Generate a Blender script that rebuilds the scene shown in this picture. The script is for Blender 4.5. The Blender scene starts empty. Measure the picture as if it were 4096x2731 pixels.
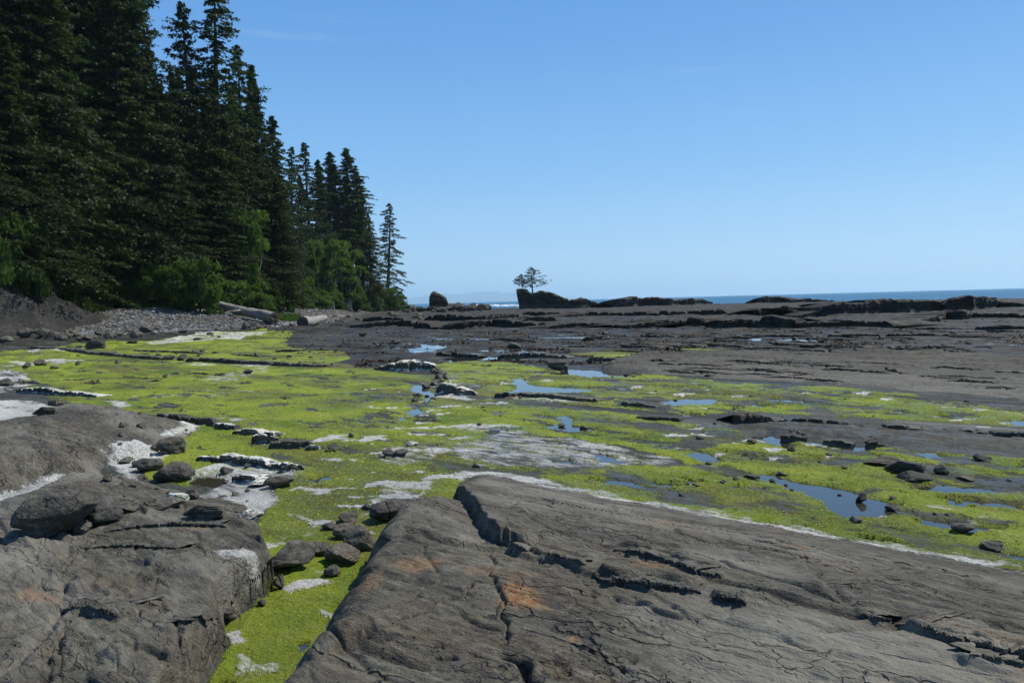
import bpy, math, random
import numpy as np
from mathutils import Matrix, Vector
R = math.radians
rng = np.random.default_rng(7)
random.seed(7)
scene = bpy.context.scene
col = scene.collection

# ------------------------------------------------------------------ camera
HC = 2.2                                   # lens height above the algae flat
FPX, CU, CV = 3186.0, 2048.0, 1365.5       # focal length and centre of the 4096 px photograph
PITCH, ROLL = R(2.89), R(1.475)
Fw = np.array([0, math.cos(PITCH), -math.sin(PITCH)])
R0 = np.array([1.0, 0, 0]); U0 = np.array([0, math.sin(PITCH), math.cos(PITCH)])
Rt = math.cos(ROLL) * R0 - math.sin(ROLL) * U0
Up = math.sin(ROLL) * R0 + math.cos(ROLL) * U0
cam_data = bpy.data.cameras.new('camera')
cam_data.sensor_width = 36.0
cam_data.lens = FPX / 4096 * 36.0
cam_data.clip_start = 0.05
cam_data.clip_end = 40000
cam = bpy.data.objects.new('camera', cam_data)
col.objects.link(cam)
cam.matrix_world = Matrix(((Rt[0], Up[0], -Fw[0], 0), (Rt[1], Up[1], -Fw[1], 0), (Rt[2], Up[2], -Fw[2], HC), (0, 0, 0, 1)))
scene.camera = cam

# ------------------------------------------------------------------ sky, sun, exposure
SUN_AZ, SUN_EL = 68.0, 55.0                # azimuth clockwise from the viewing direction (+Y)
world = bpy.data.worlds.new('World'); scene.world = world; world.use_nodes = True
wn = world.node_tree.nodes; wl = world.node_tree.links
bg = wn['Background']
sky = wn.new('ShaderNodeTexSky'); sky.sky_type = 'NISHITA'; sky.sun_disc = False
sky.sun_elevation = R(SUN_EL); sky.sun_rotation = R(SUN_AZ)
sky.air_density = 1.0; sky.dust_density = 0.25; sky.ozone_density = 3.0; sky.altitude = 0
hs = wn.new('ShaderNodeHueSaturation'); hs.inputs['Hue'].default_value = 0.499; hs.inputs['Saturation'].default_value = 1.27; hs.inputs['Value'].default_value = 1.1
wl.new(sky.outputs['Color'], hs.inputs['Color'])
tcw = wn.new('ShaderNodeTexCoord'); sxw = wn.new('ShaderNodeSeparateXYZ'); wl.new(tcw.outputs['Generated'], sxw.inputs[0])
rampw = wn.new('ShaderNodeValToRGB'); wl.new(sxw.outputs[2], rampw.inputs[0]); er = rampw.color_ramp.elements       # clear-day air, the same all round
er[0].position = 0.0; er[0].color = (0.43, 0.655, 0.90, 1); er[1].position = 0.42; er[1].color = (0.105, 0.30, 0.69, 1)
e_ = er.new(0.06); e_.color = (0.36, 0.61, 0.90, 1); e_ = er.new(0.17); e_.color = (0.225, 0.485, 0.85, 1); e_ = er.new(0.30); e_.color = (0.14, 0.365, 0.76, 1)
hz = wn.new('ShaderNodeMapRange'); hz.interpolation_type = 'SMOOTHSTEP'; wl.new(sxw.outputs[2], hz.inputs['Value'])
hz.inputs['From Min'].default_value = 0.35; hz.inputs['From Max'].default_value = 0.85; hz.inputs['To Min'].default_value = 0.85; hz.inputs['To Max'].default_value = 0.0
sc10 = wn.new('ShaderNodeVectorMath'); sc10.operation = 'SCALE'; sc10.inputs['Scale'].default_value = 10.0; wl.new(rampw.outputs[0], sc10.inputs[0])
mxw = wn.new('ShaderNodeMix'); mxw.data_type = 'RGBA'; wl.new(hz.outputs[0], mxw.inputs[0]); wl.new(hs.outputs[0], mxw.inputs[6]); wl.new(sc10.outputs[0], mxw.inputs[7])
cmap = wn.new('ShaderNodeMapping'); cmap.inputs['Scale'].default_value = (1.3, 1.3, 16); wl.new(tcw.outputs['Generated'], cmap.inputs[0])
cno = wn.new('ShaderNodeTexNoise'); cno.inputs['Scale'].default_value = 2.2; cno.inputs['Detail'].default_value = 7; cno.inputs['Roughness'].default_value = 0.6; wl.new(cmap.outputs[0], cno.inputs[0])
crm = wn.new('ShaderNodeMapRange'); wl.new(cno.outputs['Fac'], crm.inputs['Value'])                 # faint cirrus wisps over the whole sky
for k_, v_ in (('From Min', 0.62), ('From Max', 0.84), ('To Min', 0.0), ('To Max', 0.22)): crm.inputs[k_].default_value = v_
cmx = wn.new('ShaderNodeMix'); cmx.data_type = 'RGBA'; wl.new(crm.outputs[0], cmx.inputs[0]); wl.new(mxw.outputs[2], cmx.inputs[6]); cmx.inputs[7].default_value = (6.5, 7.4, 8.6, 1)
wl.new(cmx.outputs[2], bg.inputs['Color']); bg.inputs['Strength'].default_value = 0.1
sun_data = bpy.data.lights.new('sun', 'SUN'); sun_data.energy = 4.6; sun_data.angle = R(0.53); sun_data.color = (1.0, 0.94, 0.84)
sun = bpy.data.objects.new('sun', sun_data); col.objects.link(sun)
sdir = Vector((math.sin(R(SUN_AZ)) * math.cos(R(SUN_EL)), math.cos(R(SUN_AZ)) * math.cos(R(SUN_EL)), math.sin(R(SUN_EL))))
sun.rotation_euler = sdir.to_track_quat('Z', 'Y').to_euler()
scene.view_settings.view_transform = 'Standard'
scene.view_settings.look = 'None'
scene.view_settings.exposure = 0.12
scene.view_settings.gamma = 1.0
scene.view_settings.use_curve_mapping = False
scene.cycles.use_denoising = True
scene.cycles.denoising_prefilter = 'NONE'
scene.cycles.max_bounces = 4
scene.cycles.diffuse_bounces = 1
scene.cycles.glossy_bounces = 2
scene.cycles.transmission_bounces = 2
scene.cycles.transparent_max_bounces = 4
scene.cycles.volume_bounces = 1
scene.cycles.caustics_reflective = False
scene.cycles.caustics_refractive = False

# ------------------------------------------------------------------ helpers
def ray(u, v):
    return Fw + (u - CU) / FPX * Rt - (v - CV) / FPX * Up

def atz(u, v, z=0.0):
    d = ray(u, v)
    s = (z - HC) / d[2]
    return np.array([d[0] * s, d[1] * s, z])

def atd(u, v, dist):
    d = ray(u, v)
    s = dist / d[1]
    return np.array([d[0] * s, dist, HC + d[2] * s])

GRAD = np.stack([np.cos(np.arange(256) * 2 * np.pi / 256), np.sin(np.arange(256) * 2 * np.pi / 256)], 1).astype(np.float32)
def _hash(ix, iy, seed):
    h = (ix.astype(np.uint32) * np.uint32(374761393) + iy.astype(np.uint32) * np.uint32(668265263) + np.uint32((seed * 974711 + 12345) & 0xffffffff))
    h = (h ^ (h >> np.uint32(13))) * np.uint32(1274126177)
    return ((h ^ (h >> np.uint32(16))) & np.uint32(255)).astype(np.int64)

def pn(x, y, seed=0):
    x = np.asarray(x, np.float64); y = np.asarray(y, np.float64)
    fx = np.floor(x); fy = np.floor(y)
    ix = fx.astype(np.int64); iy = fy.astype(np.int64)
    dx = (x - fx).astype(np.float32); dy = (y - fy).astype(np.float32)
    def g(ox, oy):
        gr = GRAD[_hash(ix + ox, iy + oy, seed)]
        return gr[..., 0] * (dx - ox) + gr[..., 1] * (dy - oy)
    wx = dx * dx * dx * (dx * (dx * 6 - 15) + 10); wy = dy * dy * dy * (dy * (dy * 6 - 15) + 10)
    a = g(0, 0); a = a + wx * (g(1, 0) - a)
    b = g(0, 1); b = b + wx * (g(1, 1) - b)
    return (a + wy * (b - a)) * 1.5

def fbm(x, y, octv=4, seed=0, gain=0.5):
    s = 0; a = 1.0; n = 0
    for i in range(octv):
        s = s + a * pn(x * 2 ** i + 17.3 * i, y * 2 ** i - 9.1 * i, seed + i); n += a; a *= gain
    return s / n

def worley(x, y, seed):
    fx = np.floor(x); fy = np.floor(y); ix = fx.astype(np.int64); iy = fy.astype(np.int64)
    f1 = np.full(x.shape, 9.0, np.float32); f2 = f1.copy(); rid = np.zeros(x.shape, np.float32)
    for ox in (-1, 0, 1):
        for oy in (-1, 0, 1):
            a = _hash(ix + ox, iy + oy, seed) / 255.0; b = _hash(ix + ox, iy + oy, seed + 77) / 255.0
            d = np.hypot(fx + ox + a - x, fy + oy + b - y).astype(np.float32)
            new = d < f1
            f2 = np.where(new, f1, np.minimum(f2, d)); rid = np.where(new, _hash(ix + ox, iy + oy, seed + 155) / 255.0, rid); f1 = np.where(new, d, f1)
    return f2 - f1, rid

def cellrand(i, seed=0):
    i = np.asarray(i).astype(np.int64)
    return _hash(i, i * 7 + 3, seed) / 255.0

def ss(a, b, x):
    t = np.clip((x - a) / (b - a), 0, 1)
    return t * t * (3 - 2 * t)

def seg_dist(x, y, pts, closed=False):
    pts = np.asarray(pts, float)
    best = np.full(x.shape, 1e9, np.float64); side = np.zeros(x.shape)
    n = len(pts)
    for i in range(n if closed else n - 1):
        a = pts[i]; b = pts[(i + 1) % n]
        ex, ey = b[0] - a[0], b[1] - a[1]
        L = ex * ex + ey * ey + 1e-12
        t = np.clip(((x - a[0]) * ex + (y - a[1]) * ey) / L, 0, 1)
        d = (x - a[0] - t * ex) ** 2 + (y - a[1] - t * ey) ** 2
        m = d < best
        best = np.where(m, d, best)
        side = np.where(m, ex * (y - a[1]) - ey * (x - a[0]), side)
    return np.sqrt(best), side

def inside(x, y, pts):
    pts = np.asarray(pts, float); c = np.zeros(x.shape, bool); n = len(pts)
    for i in range(n):
        x1, y1 = pts[i][:2]; x2, y2 = pts[(i + 1) % n][:2]
        if y1 == y2: continue
        cr = ((y1 > y) != (y2 > y)) & (x < (x2 - x1) * (y - y1) / (y2 - y1) + x1)
        c ^= cr
    return c

def sd_poly(x, y, pts, margin=None):
    """signed distance, positive inside; -margin outside the bounding box"""
    pts = np.asarray(pts, float)
    if margin is None:
        d, _ = seg_dist(x, y, pts, True)
        return np.where(inside(x, y, pts), d, -d)
    out = np.full(x.shape, -margin)
    bb = (x > pts[:, 0].min() - margin) & (x < pts[:, 0].max() + margin) & (y > pts[:, 1].min() - margin) & (y < pts[:, 1].max() + margin)
    if bb.any():
        xs, ys = x[bb], y[bb]
        d, _ = seg_dist(xs, ys, pts, True)
        out[bb] = np.maximum(np.where(inside(xs, ys, pts), d, -d), -margin)
    return out

def px(pts, z=0.0):
    return [tuple(atz(u, v, z)[:2]) for u, v in pts]

def tag(o, label=None, cat=None, group=None, kind=None):
    if label: o['label'] = label
    if cat: o['category'] = cat
    if group: o['group'] = group
    if kind: o['kind'] = kind
    return o

def mesh_np(name, verts, faces, mat=None, smooth=True, attrs=None):
    """faces: (n,3) or (n,4) array, or a list of such arrays"""
    me = bpy.data.meshes.new(name)
    verts = np.asarray(verts, np.float32).reshape(-1, 3)
    fl = [np.asarray(f, np.int32) for f in (faces if isinstance(faces, list) else [faces]) if len(f)]
    me.vertices.add(len(verts)); me.vertices.foreach_set('co', verts.ravel())
    loops = np.concatenate([f.ravel() for f in fl])
    sizes = np.concatenate([np.full(len(f), f.shape[1], np.int32) for f in fl])
    starts = np.concatenate([[0], np.cumsum(sizes)[:-1]]).astype(np.int32)
    me.loops.add(len(loops)); me.loops.foreach_set('vertex_index', loops)
    me.polygons.add(len(sizes)); me.polygons.foreach_set('loop_start', starts); me.polygons.foreach_set('loop_total', sizes)
    me.polygons.foreach_set('use_smooth', np.full(len(sizes), smooth, bool))
    me.update(calc_edges=True)
    for k, a in (attrs or {}).items():
        at = me.attributes.new(k, 'FLOAT_COLOR', 'POINT')
        at.data.foreach_set('color', np.asarray(a, np.float32).ravel())
    for m in (mat if isinstance(mat, (list, tuple)) else [mat]):
        if m: me.materials.append(m)
    return me

def link(name, me, parent=None, loc=None):
    o = bpy.data.objects.new(name, me); col.objects.link(o)
    if parent: o.parent = parent
    if loc is not None: o.location = tuple(float(c) for c in loc)
    return o

# ------------------------------------------------------------------ materials
def nodes_of(name):
    m = bpy.data.materials.new(name); m.use_nodes = True
    nt = m.node_tree
    return m, nt, nt.nodes, nt.links, nt.nodes['Principled BSDF']

class G:
    """small helper to chain shader nodes"""
    def __init__(s, nt): s.nt = nt; s.n = nt.nodes; s.l = nt.links
    def put(s, sock, v):
        if hasattr(v, 'is_output') or isinstance(v, bpy.types.NodeSocket): s.l.new(v, sock)
        elif isinstance(v, (tuple, list)) and sock.type == 'RGBA' and len(v) == 3: sock.default_value = (*v, 1)
        else: sock.default_value = v
    def pos(s): return s.n.new('ShaderNodeNewGeometry').outputs['Position']
    def mapping(s, vec, rot=(0, 0, 0), scale=(1, 1, 1)):
        if any(rot) and scale != (1, 1, 1): vec = s.mapping(vec, rot); rot = (0, 0, 0)
        m = s.n.new('ShaderNodeMapping'); s.put(m.inputs['Vector'], vec); m.inputs['Rotation'].default_value = rot; m.inputs['Scale'].default_value = scale
        return m.outputs[0]
    def noise(s, vec, scale, detail=4, rough=0.55, dist=0.0):
        n = s.n.new('ShaderNodeTexNoise'); s.put(n.inputs['Vector'], vec); n.inputs['Scale'].default_value = scale
        n.inputs['Detail'].default_value = detail; n.inputs['Roughness'].default_value = rough; n.inputs['Distortion'].default_value = dist
        return n.outputs['Fac']
    def voro(s, vec, scale, feat='F1', out='Distance', rnd=1.0):
        n = s.n.new('ShaderNodeTexVoronoi'); n.feature = feat; s.put(n.inputs['Vector'], vec); n.inputs['Scale'].default_value = scale
        n.inputs['Randomness'].default_value = rnd
        return n.outputs[out]
    def ramp(s, fac, a, b, c0=0.0, c1=1.0):
        n = s.n.new('ShaderNodeMapRange'); n.interpolation_type = 'SMOOTHSTEP'; s.put(n.inputs['Value'], fac)
        for k, v in (('From Min', a), ('From Max', b), ('To Min', c0), ('To Max', c1)): n.inputs[k].default_value = v
        return n.outputs[0]
    def math(s, op, a, b=0.0, clamp=False):
        n = s.n.new('ShaderNodeMath'); n.operation = op; n.use_clamp = clamp; s.put(n.inputs[0], a); s.put(n.inputs[1], b)
        return n.outputs[0]
    def mix(s, fac, a, b, blend='MIX'):
        n = s.n.new('ShaderNodeMix'); n.data_type = 'RGBA'; n.blend_type = blend
        s.put(n.inputs[0], fac); s.put(n.inputs[6], a); s.put(n.inputs[7], b)
        return n.outputs[2]
    def attr(s, name):
        a = s.n.new('ShaderNodeAttribute'); a.attribute_name = name
        sp = s.n.new('ShaderNodeSeparateColor'); s.l.new(a.outputs['Color'], sp.inputs[0])
        return sp.outputs[0], sp.outputs[1], sp.outputs[2], a.outputs['Alpha']
    def bump(s, h, dist, strength=1.0, normal=None):
        b = s.n.new('ShaderNodeBump'); s.put(b.inputs['Height'], h); b.inputs['Distance'].default_value = dist; b.inputs['Strength'].default_value = strength
        if normal is not None: s.l.new(normal, b.inputs['Normal'])
        return b.outputs[0]

STRIKE = R(43.0)
def rock_nodes(g, P, base_a, base_b, warm):
    """layered shore rock: colour and a bump height, strata drawn out along the strike"""
    S = g.mapping(P, rot=(0, 0, STRIKE), scale=(0.22, 1.0, 1.0))
    big = g.noise(P, 0.9, 5, 0.6)
    mid = g.noise(S, 6.0, 6, 0.65, 0.4)
    fine = g.noise(P, 70.0, 4, 0.7)
    c = g.mix(g.ramp(big, 0.35, 0.65), base_a, base_b)
    c = g.mix(g.ramp(g.noise(S, 2.3, 5, 0.6), 0.5, 0.72, 0, 0.75), c, warm)
    c = g.mix(g.ramp(mid, 0.35, 0.7, 0.0, 0.7), c, g.mix(0.6, c, (0.02, 0.02, 0.02)))
    c = g.mix(g.ramp(g.noise(P, 2.4, 5, 0.65), 0.52, 0.7, 0, 0.55), c, (0.185, 0.18, 0.148))
    S3 = g.mapping(P, rot=(0, 0, STRIKE), scale=(0.09, 1.0, 1.0))
    c = g.mix(g.ramp(g.noise(S3, 2.6, 6, 0.72), 0.52, 0.62, 0, 0.6), c, (0.035, 0.033, 0.03))  # dark streaks: cracks, plus self-shadow of small scarps painted into the colour
    c = g.mix(g.ramp(g.noise(S3, 3.7, 6, 0.72), 0.56, 0.66, 0, 0.4), c, (0.21, 0.202, 0.17))
    c = g.mix(g.ramp(fine, 0.53, 0.72, 0, 0.65), c, (0.23, 0.218, 0.185))
    c = g.mix(g.ramp(fine, 0.47, 0.3, 0, 0.7), c, (0.03, 0.029, 0.027))
    c = g.mix(g.ramp(g.noise(S3, 0.55, 8, 0.72), 0.5, 0.6, 0, 0.6), c, (0.04, 0.04, 0.035))  # broader streaks of the same painted scarp shade and cracks, for the distance
    c = g.mix(g.ramp(g.noise(S3, 0.8, 8, 0.72), 0.55, 0.66, 0, 0.35), c, (0.2, 0.194, 0.16))
    m2 = g.noise(g.mapping(P, rot=(0, 0, STRIKE), scale=(0.45, 1.0, 1.0)), 17.0, 4, 0.7)
    c = g.mix(g.ramp(m2, 0.5, 0.36, 0, 0.6), c, (0.04, 0.038, 0.033))
    c = g.mix(g.ramp(m2, 0.55, 0.68, 0, 0.5), c, (0.21, 0.198, 0.16))
    # fissures
    SW = g.n.new('ShaderNodeVectorMath'); SW.operation = 'ADD'
    nz = g.n.new('ShaderNodeTexNoise'); g.put(nz.inputs['Vector'], P); nz.inputs['Scale'].default_value = 3.0; nz.inputs['Detail'].default_value = 4
    g.l.new(S, SW.inputs[0]); sc = g.n.new('ShaderNodeVectorMath'); sc.operation = 'SCALE'; g.l.new(nz.outputs['Color'], sc.inputs[0]); sc.inputs['Scale'].default_value = 0.22
    g.l.new(sc.outputs[0], SW.inputs[1])
    crack = g.voro(SW.outputs[0], 3.2, 'DISTANCE_TO_EDGE')
    gate = g.ramp(g.noise(S, 2.6, 4), 0.5, 0.64)
    ck = g.math('MULTIPLY', g.ramp(crack, 0.0, 0.035, 1.0, 0.0), gate)
    c = g.mix(g.math('MULTIPLY', ck, 0.75), c, (0.02, 0.019, 0.018))
    crack2 = g.voro(SW.outputs[0], 11.0, 'DISTANCE_TO_EDGE')
    ck2 = g.math('MULTIPLY', g.ramp(crack2, 0.0, 0.05, 1.0, 0.0), g.ramp(g.noise(S, 3.1, 3), 0.48, 0.62))
    c = g.mix(g.math('MULTIPLY', ck2, 0.6), c, (0.03, 0.029, 0.027))
    pit = g.math('MULTIPLY', g.ramp(g.voro(P, 24.0), 0.12, 0.26, 1.0, 0.0), g.ramp(g.noise(P, 2.1, 4, 0.6), 0.52, 0.62))
    c = g.mix(g.math('MULTIPLY', pit, 0.75), c, (0.018, 0.016, 0.014))
    h = g.math('ADD', g.math('MULTIPLY', mid, 0.5), g.math('MULTIPLY', fine, 0.16))
    h = g.math('SUBTRACT', h, g.math('MULTIPLY', pit, 0.35))
    h = g.math('ADD', h, g.math('MULTIPLY', g.noise(S, 22.0, 4, 0.6), 0.3))
    h = g.math('SUBTRACT', h, g.math('MULTIPLY', ck, 0.5))
    h = g.math('SUBTRACT', h, g.math('MULTIPLY', ck2, 0.3))
    return c, h

def make_ground_material():
    m, nt, n, l, p = nodes_of('shore_ground'); g = G(nt)
    P = g.pos()
    green, white, wet, rust = g.attr('m1')
    sand, weed, pale, soil = g.attr('m2')
    c, h = rock_nodes(g, P, (0.088, 0.076, 0.053), (0.135, 0.121, 0.088), (0.108, 0.08, 0.044))
    c = g.mix(g.math('MULTIPLY', pale, 0.85), c, g.mix(g.noise(P, 9, 4), (0.24, 0.23, 0.19), (0.33, 0.31, 0.26)))
    ru = g.mix(g.ramp(g.noise(P, 14, 4), 0.35, 0.65), (0.26, 0.105, 0.035), (0.30, 0.20, 0.095))
    c = g.mix(g.math('MULTIPLY', rust, g.ramp(g.noise(P, 22, 5), 0.3, 0.6, 0.25, 1.0)), c, ru)
    # thin silt on the low flats
    silt = g.mix(g.noise(g.mapping(P, rot=(0, 0, STRIKE), scale=(0.3, 1, 1)), 3.0, 6, 0.7), (0.040, 0.044, 0.035), (0.112, 0.118, 0.096))
    silt = g.mix(g.ramp(g.noise(P, 55, 3), 0.5, 0.75, 0, 0.6), silt, (0.05, 0.048, 0.045))
    c = g.mix(sand, c, silt)
    S4 = g.mapping(P, rot=(0, 0, STRIKE), scale=(0.1, 1.0, 1.0))
    c = g.mix(g.math('MULTIPLY', sand, g.ramp(g.noise(S4, 0.7, 8, 0.74), 0.47, 0.56, 0, 0.75)), c, (0.026, 0.027, 0.022))  # dark streaks over the silt: scarp shade and cracks put into the colour
    c = g.mix(g.math('MULTIPLY', sand, g.ramp(g.noise(S4, 1.1, 8, 0.74), 0.54, 0.63, 0, 0.65)), c, (0.2, 0.2, 0.172))
    # brown weed
    wm = g.math('MULTIPLY', weed, g.ramp(g.noise(g.mapping(P, rot=(0, 0, 0.2), scale=(0.35, 1, 1)), 1.5, 7, 0.75), 0.40, 0.54))
    c = g.mix(wm, c, g.mix(g.noise(P, 0.4, 3), (0.024, 0.022, 0.016), (0.05, 0.034, 0.02)))
    # forest floor
    c = g.mix(soil, c, g.mix(g.noise(P, 0.8, 5), (0.022, 0.02, 0.012), (0.03, 0.045, 0.015)))
    # green algae
    t1 = g.noise(P, 26, 5, 0.7); t2 = g.noise(P, 1.1, 5, 0.6); t3 = g.noise(g.mapping(P, rot=(0, 0, STRIKE), scale=(0.35, 1, 1)), 0.5, 4, 0.6)
    gc = g.mix(g.ramp(t2, 0.35, 0.65), (0.25, 0.335, 0.02), (0.36, 0.41, 0.04))
    gc = g.mix(g.ramp(t3, 0.46, 0.62, 0, 0.85), gc, (0.15, 0.135, 0.042))
    gc = g.mix(g.ramp(g.noise(P, 0.45, 5, 0.65), 0.5, 0.66, 0, 0.7), gc, (0.085, 0.165, 0.012))
    gc = g.mix(g.ramp(g.noise(P, 3.3, 5, 0.7), 0.54, 0.7, 0, 0.6), gc, (0.36, 0.38, 0.09))
    gc = g.mix(g.ramp(t1, 0.5, 0.3, 0, 0.6), gc, (0.07, 0.12, 0.008))
    t4 = g.noise(g.mapping(P, rot=(0, 0, STRIKE), scale=(0.4, 1, 1)), 4.5, 6, 0.75)
    gf = g.math('ADD', g.math('ADD', green, g.math('MULTIPLY', g.math('SUBTRACT', t1, 0.5), 0.8)), g.math('MULTIPLY', g.math('SUBTRACT', t4, 0.5), 1.1))
    gm = g.ramp(gf, 0.36, 0.6)
    gm = g.math('MULTIPLY', gm, g.ramp(green, 0.04, 0.2))
    c = g.mix(gm, c, gc)
    # bleached algae
    fib = g.noise(g.mapping(P, rot=(0, 0, 0.5), scale=(0.25, 1, 1)), 40, 5, 0.75)
    wc = g.mix(g.ramp(g.noise(P, 4, 5, 0.65), 0.5, 0.7, 0, 0.7), (0.76, 0.755, 0.72), (0.46, 0.46, 0.3))
    wc = g.mix(g.ramp(fib, 0.46, 0.3, 0, 0.6), wc, (0.34, 0.33, 0.27))
    strk = g.noise(g.mapping(P, rot=(0, 0, STRIKE), scale=(0.3, 1, 1)), 7, 6, 0.72)
    wf = g.math('ADD', g.math('ADD', white, g.math('MULTIPLY', g.math('SUBTRACT', fib, 0.5), 0.9)), g.math('MULTIPLY', g.math('SUBTRACT', strk, 0.52), 1.7))
    wm2 = g.math('MULTIPLY', g.ramp(wf, 0.34, 0.78), g.ramp(white, 0.04, 0.25))
    c = g.mix(wm2, c, wc)
    # damp ground is darker and glossier
    c = g.mix(g.math('MULTIPLY', wet, 0.55), c, g.mix(1.0, c, (0.45, 0.45, 0.45), 'MULTIPLY'))
    l.new(c, p.inputs['Base Color'])
    l.new(g.ramp(g.math('MULTIPLY', wet, g.ramp(g.noise(P, 2.5, 5), 0.35, 0.6)), 0.1, 0.9, 0.85, 0.4), p.inputs['Roughness'])
    p.inputs['Specular IOR Level'].default_value = 0.25
    soft = g.math('MAXIMUM', gm, wm2)
    hh = g.mix(soft, h, g.math('MULTIPLY', g.math('ADD', t1, fib), 0.6))
    l.new(g.bump(hh, 0.085, 1.0), p.inputs['Normal'])
    return m

def make_rock_material(name, a, b, warm, white=False, moss=False, darkweed=False, scale=1.0, mul=1.0):
    m, nt, n, l, p = nodes_of(name); g = G(nt)
    tc = n.new('ShaderNodeTexCoord'); oi = n.new('ShaderNodeObjectInfo')
    geo = n.new('ShaderNodeNewGeometry')
    P = geo.outputs['Position']
    P2 = g.mapping(P, scale=(scale, scale, scale))
    c, h = rock_nodes(g, P2, a, b, warm)
    c = g.mix(1.0, c, g.mix(oi.outputs['Random'], (0.75 * mul, 0.77 * mul, 0.8 * mul), (1.2 * mul, 1.16 * mul, 1.08 * mul)), 'MULTIPLY')
    sep = n.new('ShaderNodeSeparateXYZ'); l.new(geo.outputs['True Normal'], sep.inputs[0])
    up = sep.outputs[2]
    if darkweed:
        k = g.math('MULTIPLY', g.ramp(g.noise(P2, 1.3, 5, 0.7), 0.45, 0.62), 0.8)
        c = g.mix(k, c, (0.035, 0.026, 0.017))
    if white:
        f = g.noise(g.mapping(P, rot=(0, 0, 0.5), scale=(0.3, 1, 1)), 30, 5, 0.75)
        wz = g.math('ADD', g.ramp(up, 0.15, 0.75), g.math('MULTIPLY', g.math('SUBTRACT', g.noise(P, 5, 5, 0.7), 0.5), 3.0))
        k = g.ramp(wz, 0.6, 1.0)
        wc = g.mix(g.ramp(g.noise(P, 4, 5, 0.65), 0.45, 0.66, 0, 0.8), (0.62, 0.61, 0.57), (0.34, 0.35, 0.18))
        wc = g.mix(g.ramp(f, 0.48, 0.3, 0, 0.6), wc, (0.28, 0.27, 0.21))
        c = g.mix(k, c, wc)
    if moss:
        k = g.ramp(g.math('ADD', up, g.math('MULTIPLY', g.noise(P, 0.8, 5), 0.8)), 0.95, 1.25)
        c = g.mix(k, c, g.mix(g.noise(P, 3, 4), (0.03, 0.045, 0.01), (0.08, 0.085, 0.02)))
    l.new(c, p.inputs['Base Color']); p.inputs['Roughness'].default_value = 0.85; p.inputs['Specular IOR Level'].default_value = 0.3
    l.new(g.bump(h, 0.05 / scale, 0.9), p.inputs['Normal'])
    return m

def make_leaf_material(name, c0, c1, c2, trans=0.3, objvar=0.5):
    m, nt, n, l, p = nodes_of(name); g = G(nt)
    a = g.attr('var')
    oi = n.new('ShaderNodeObjectInfo')
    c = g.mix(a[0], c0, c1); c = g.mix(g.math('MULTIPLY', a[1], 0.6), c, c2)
    c = g.mix(1.0, c, g.mix(oi.outputs['Random'], (1 - 0.4 * objvar,) * 3, (1 + 0.5 * objvar, 1 + 0.4 * objvar, 1 + 0.2 * objvar)), 'MULTIPLY')
    l.new(c, p.inputs['Base Color']); p.inputs['Roughness'].default_value = 0.65; p.inputs['Specular IOR Level'].default_value = 0.25
    tr = n.new('ShaderNodeBsdfTranslucent'); l.new(g.mix(1.0, c, (1.2, 1.3, 0.6), 'MULTIPLY'), tr.inputs['Color'])
    mx = n.new('ShaderNodeMixShader'); mx.inputs[0].default_value = trans
    l.new(p.outputs[0], mx.inputs[1]); l.new(tr.outputs[0], mx.inputs[2]); l.new(mx.outputs[0], n['Material Output'].inputs['Surface'])
    return m

def make_simple(name, a, b, scale=4, rough=0.85, stretch=(1, 1, 1), bump=0.02):
    m, nt, n, l, p = nodes_of(name); g = G(nt)
    tc = n.new('ShaderNodeTexCoord')
    V = g.mapping(tc.outputs['Object'], scale=stretch)
    t = g.noise(V, scale, 6, 0.7)
    l.new(g.mix(g.ramp(t, 0.3, 0.7), a, b), p.inputs['Base Color']); p.inputs['Roughness'].default_value = rough
    p.inputs['Specular IOR Level'].default_value = 0.3
    l.new(g.bump(t, bump), p.inputs['Normal'])
    return m

def make_water(name, base, rough, wave, dist, strength=0.2):
    m, nt, n, l, p = nodes_of(name); g = G(nt)
    P = g.pos()
    p.inputs['Base Color'].default_value = (*base, 1); p.inputs['Roughness'].default_value = rough; p.inputs['IOR'].default_value = 1.45
    t = g.noise(g.mapping(P, scale=(0.5, 1, 1)), wave, 4, 0.6)
    l.new(g.bump(t, dist, strength), p.inputs['Normal'])
    return m

M = {}
M['ground'] = make_ground_material()
M['pool'] = make_water('pool_water', (0.035, 0.032, 0.024), 0.03, 3.0, 0.004, 0.3)
M['rock'] = make_rock_material('boulder_rock', (0.092, 0.083, 0.066), (0.14, 0.13, 0.105), (0.115, 0.093, 0.062))
M['rock_white'] = make_rock_material('bleached_rock', (0.1, 0.098, 0.093), (0.15, 0.148, 0.135), (0.13, 0.11, 0.085), white=True)
M['reef'] = make_rock_material('reef_rock', (0.06, 0.057, 0.048), (0.11, 0.104, 0.088), (0.09, 0.07, 0.046), darkweed=True, scale=0.35, mul=0.8)
M['cliff'] = make_rock_material('cliff_rock', (0.028, 0.029, 0.028), (0.062, 0.063, 0.058), (0.04, 0.037, 0.031), scale=0.3, mul=0.45)  # dark grey rock, colour lowered further in place of tree shade
M['island'] = make_rock_material('island_rock', (0.06, 0.058, 0.055), (0.10, 0.095, 0.085), (0.10, 0.08, 0.06), moss=True, scale=0.25)
M['spruce'] = make_leaf_material('spruce_needles', (0.010, 0.023, 0.006), (0.040, 0.070, 0.014), (0.075, 0.066, 0.024), 0.3)
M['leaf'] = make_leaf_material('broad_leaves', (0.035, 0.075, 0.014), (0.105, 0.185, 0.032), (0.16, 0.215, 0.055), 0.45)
M['blade'] = make_leaf_material('algae_blades', (0.20, 0.275, 0.014), (0.36, 0.43, 0.03), (0.42, 0.44, 0.08), 0.25, 0)
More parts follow.
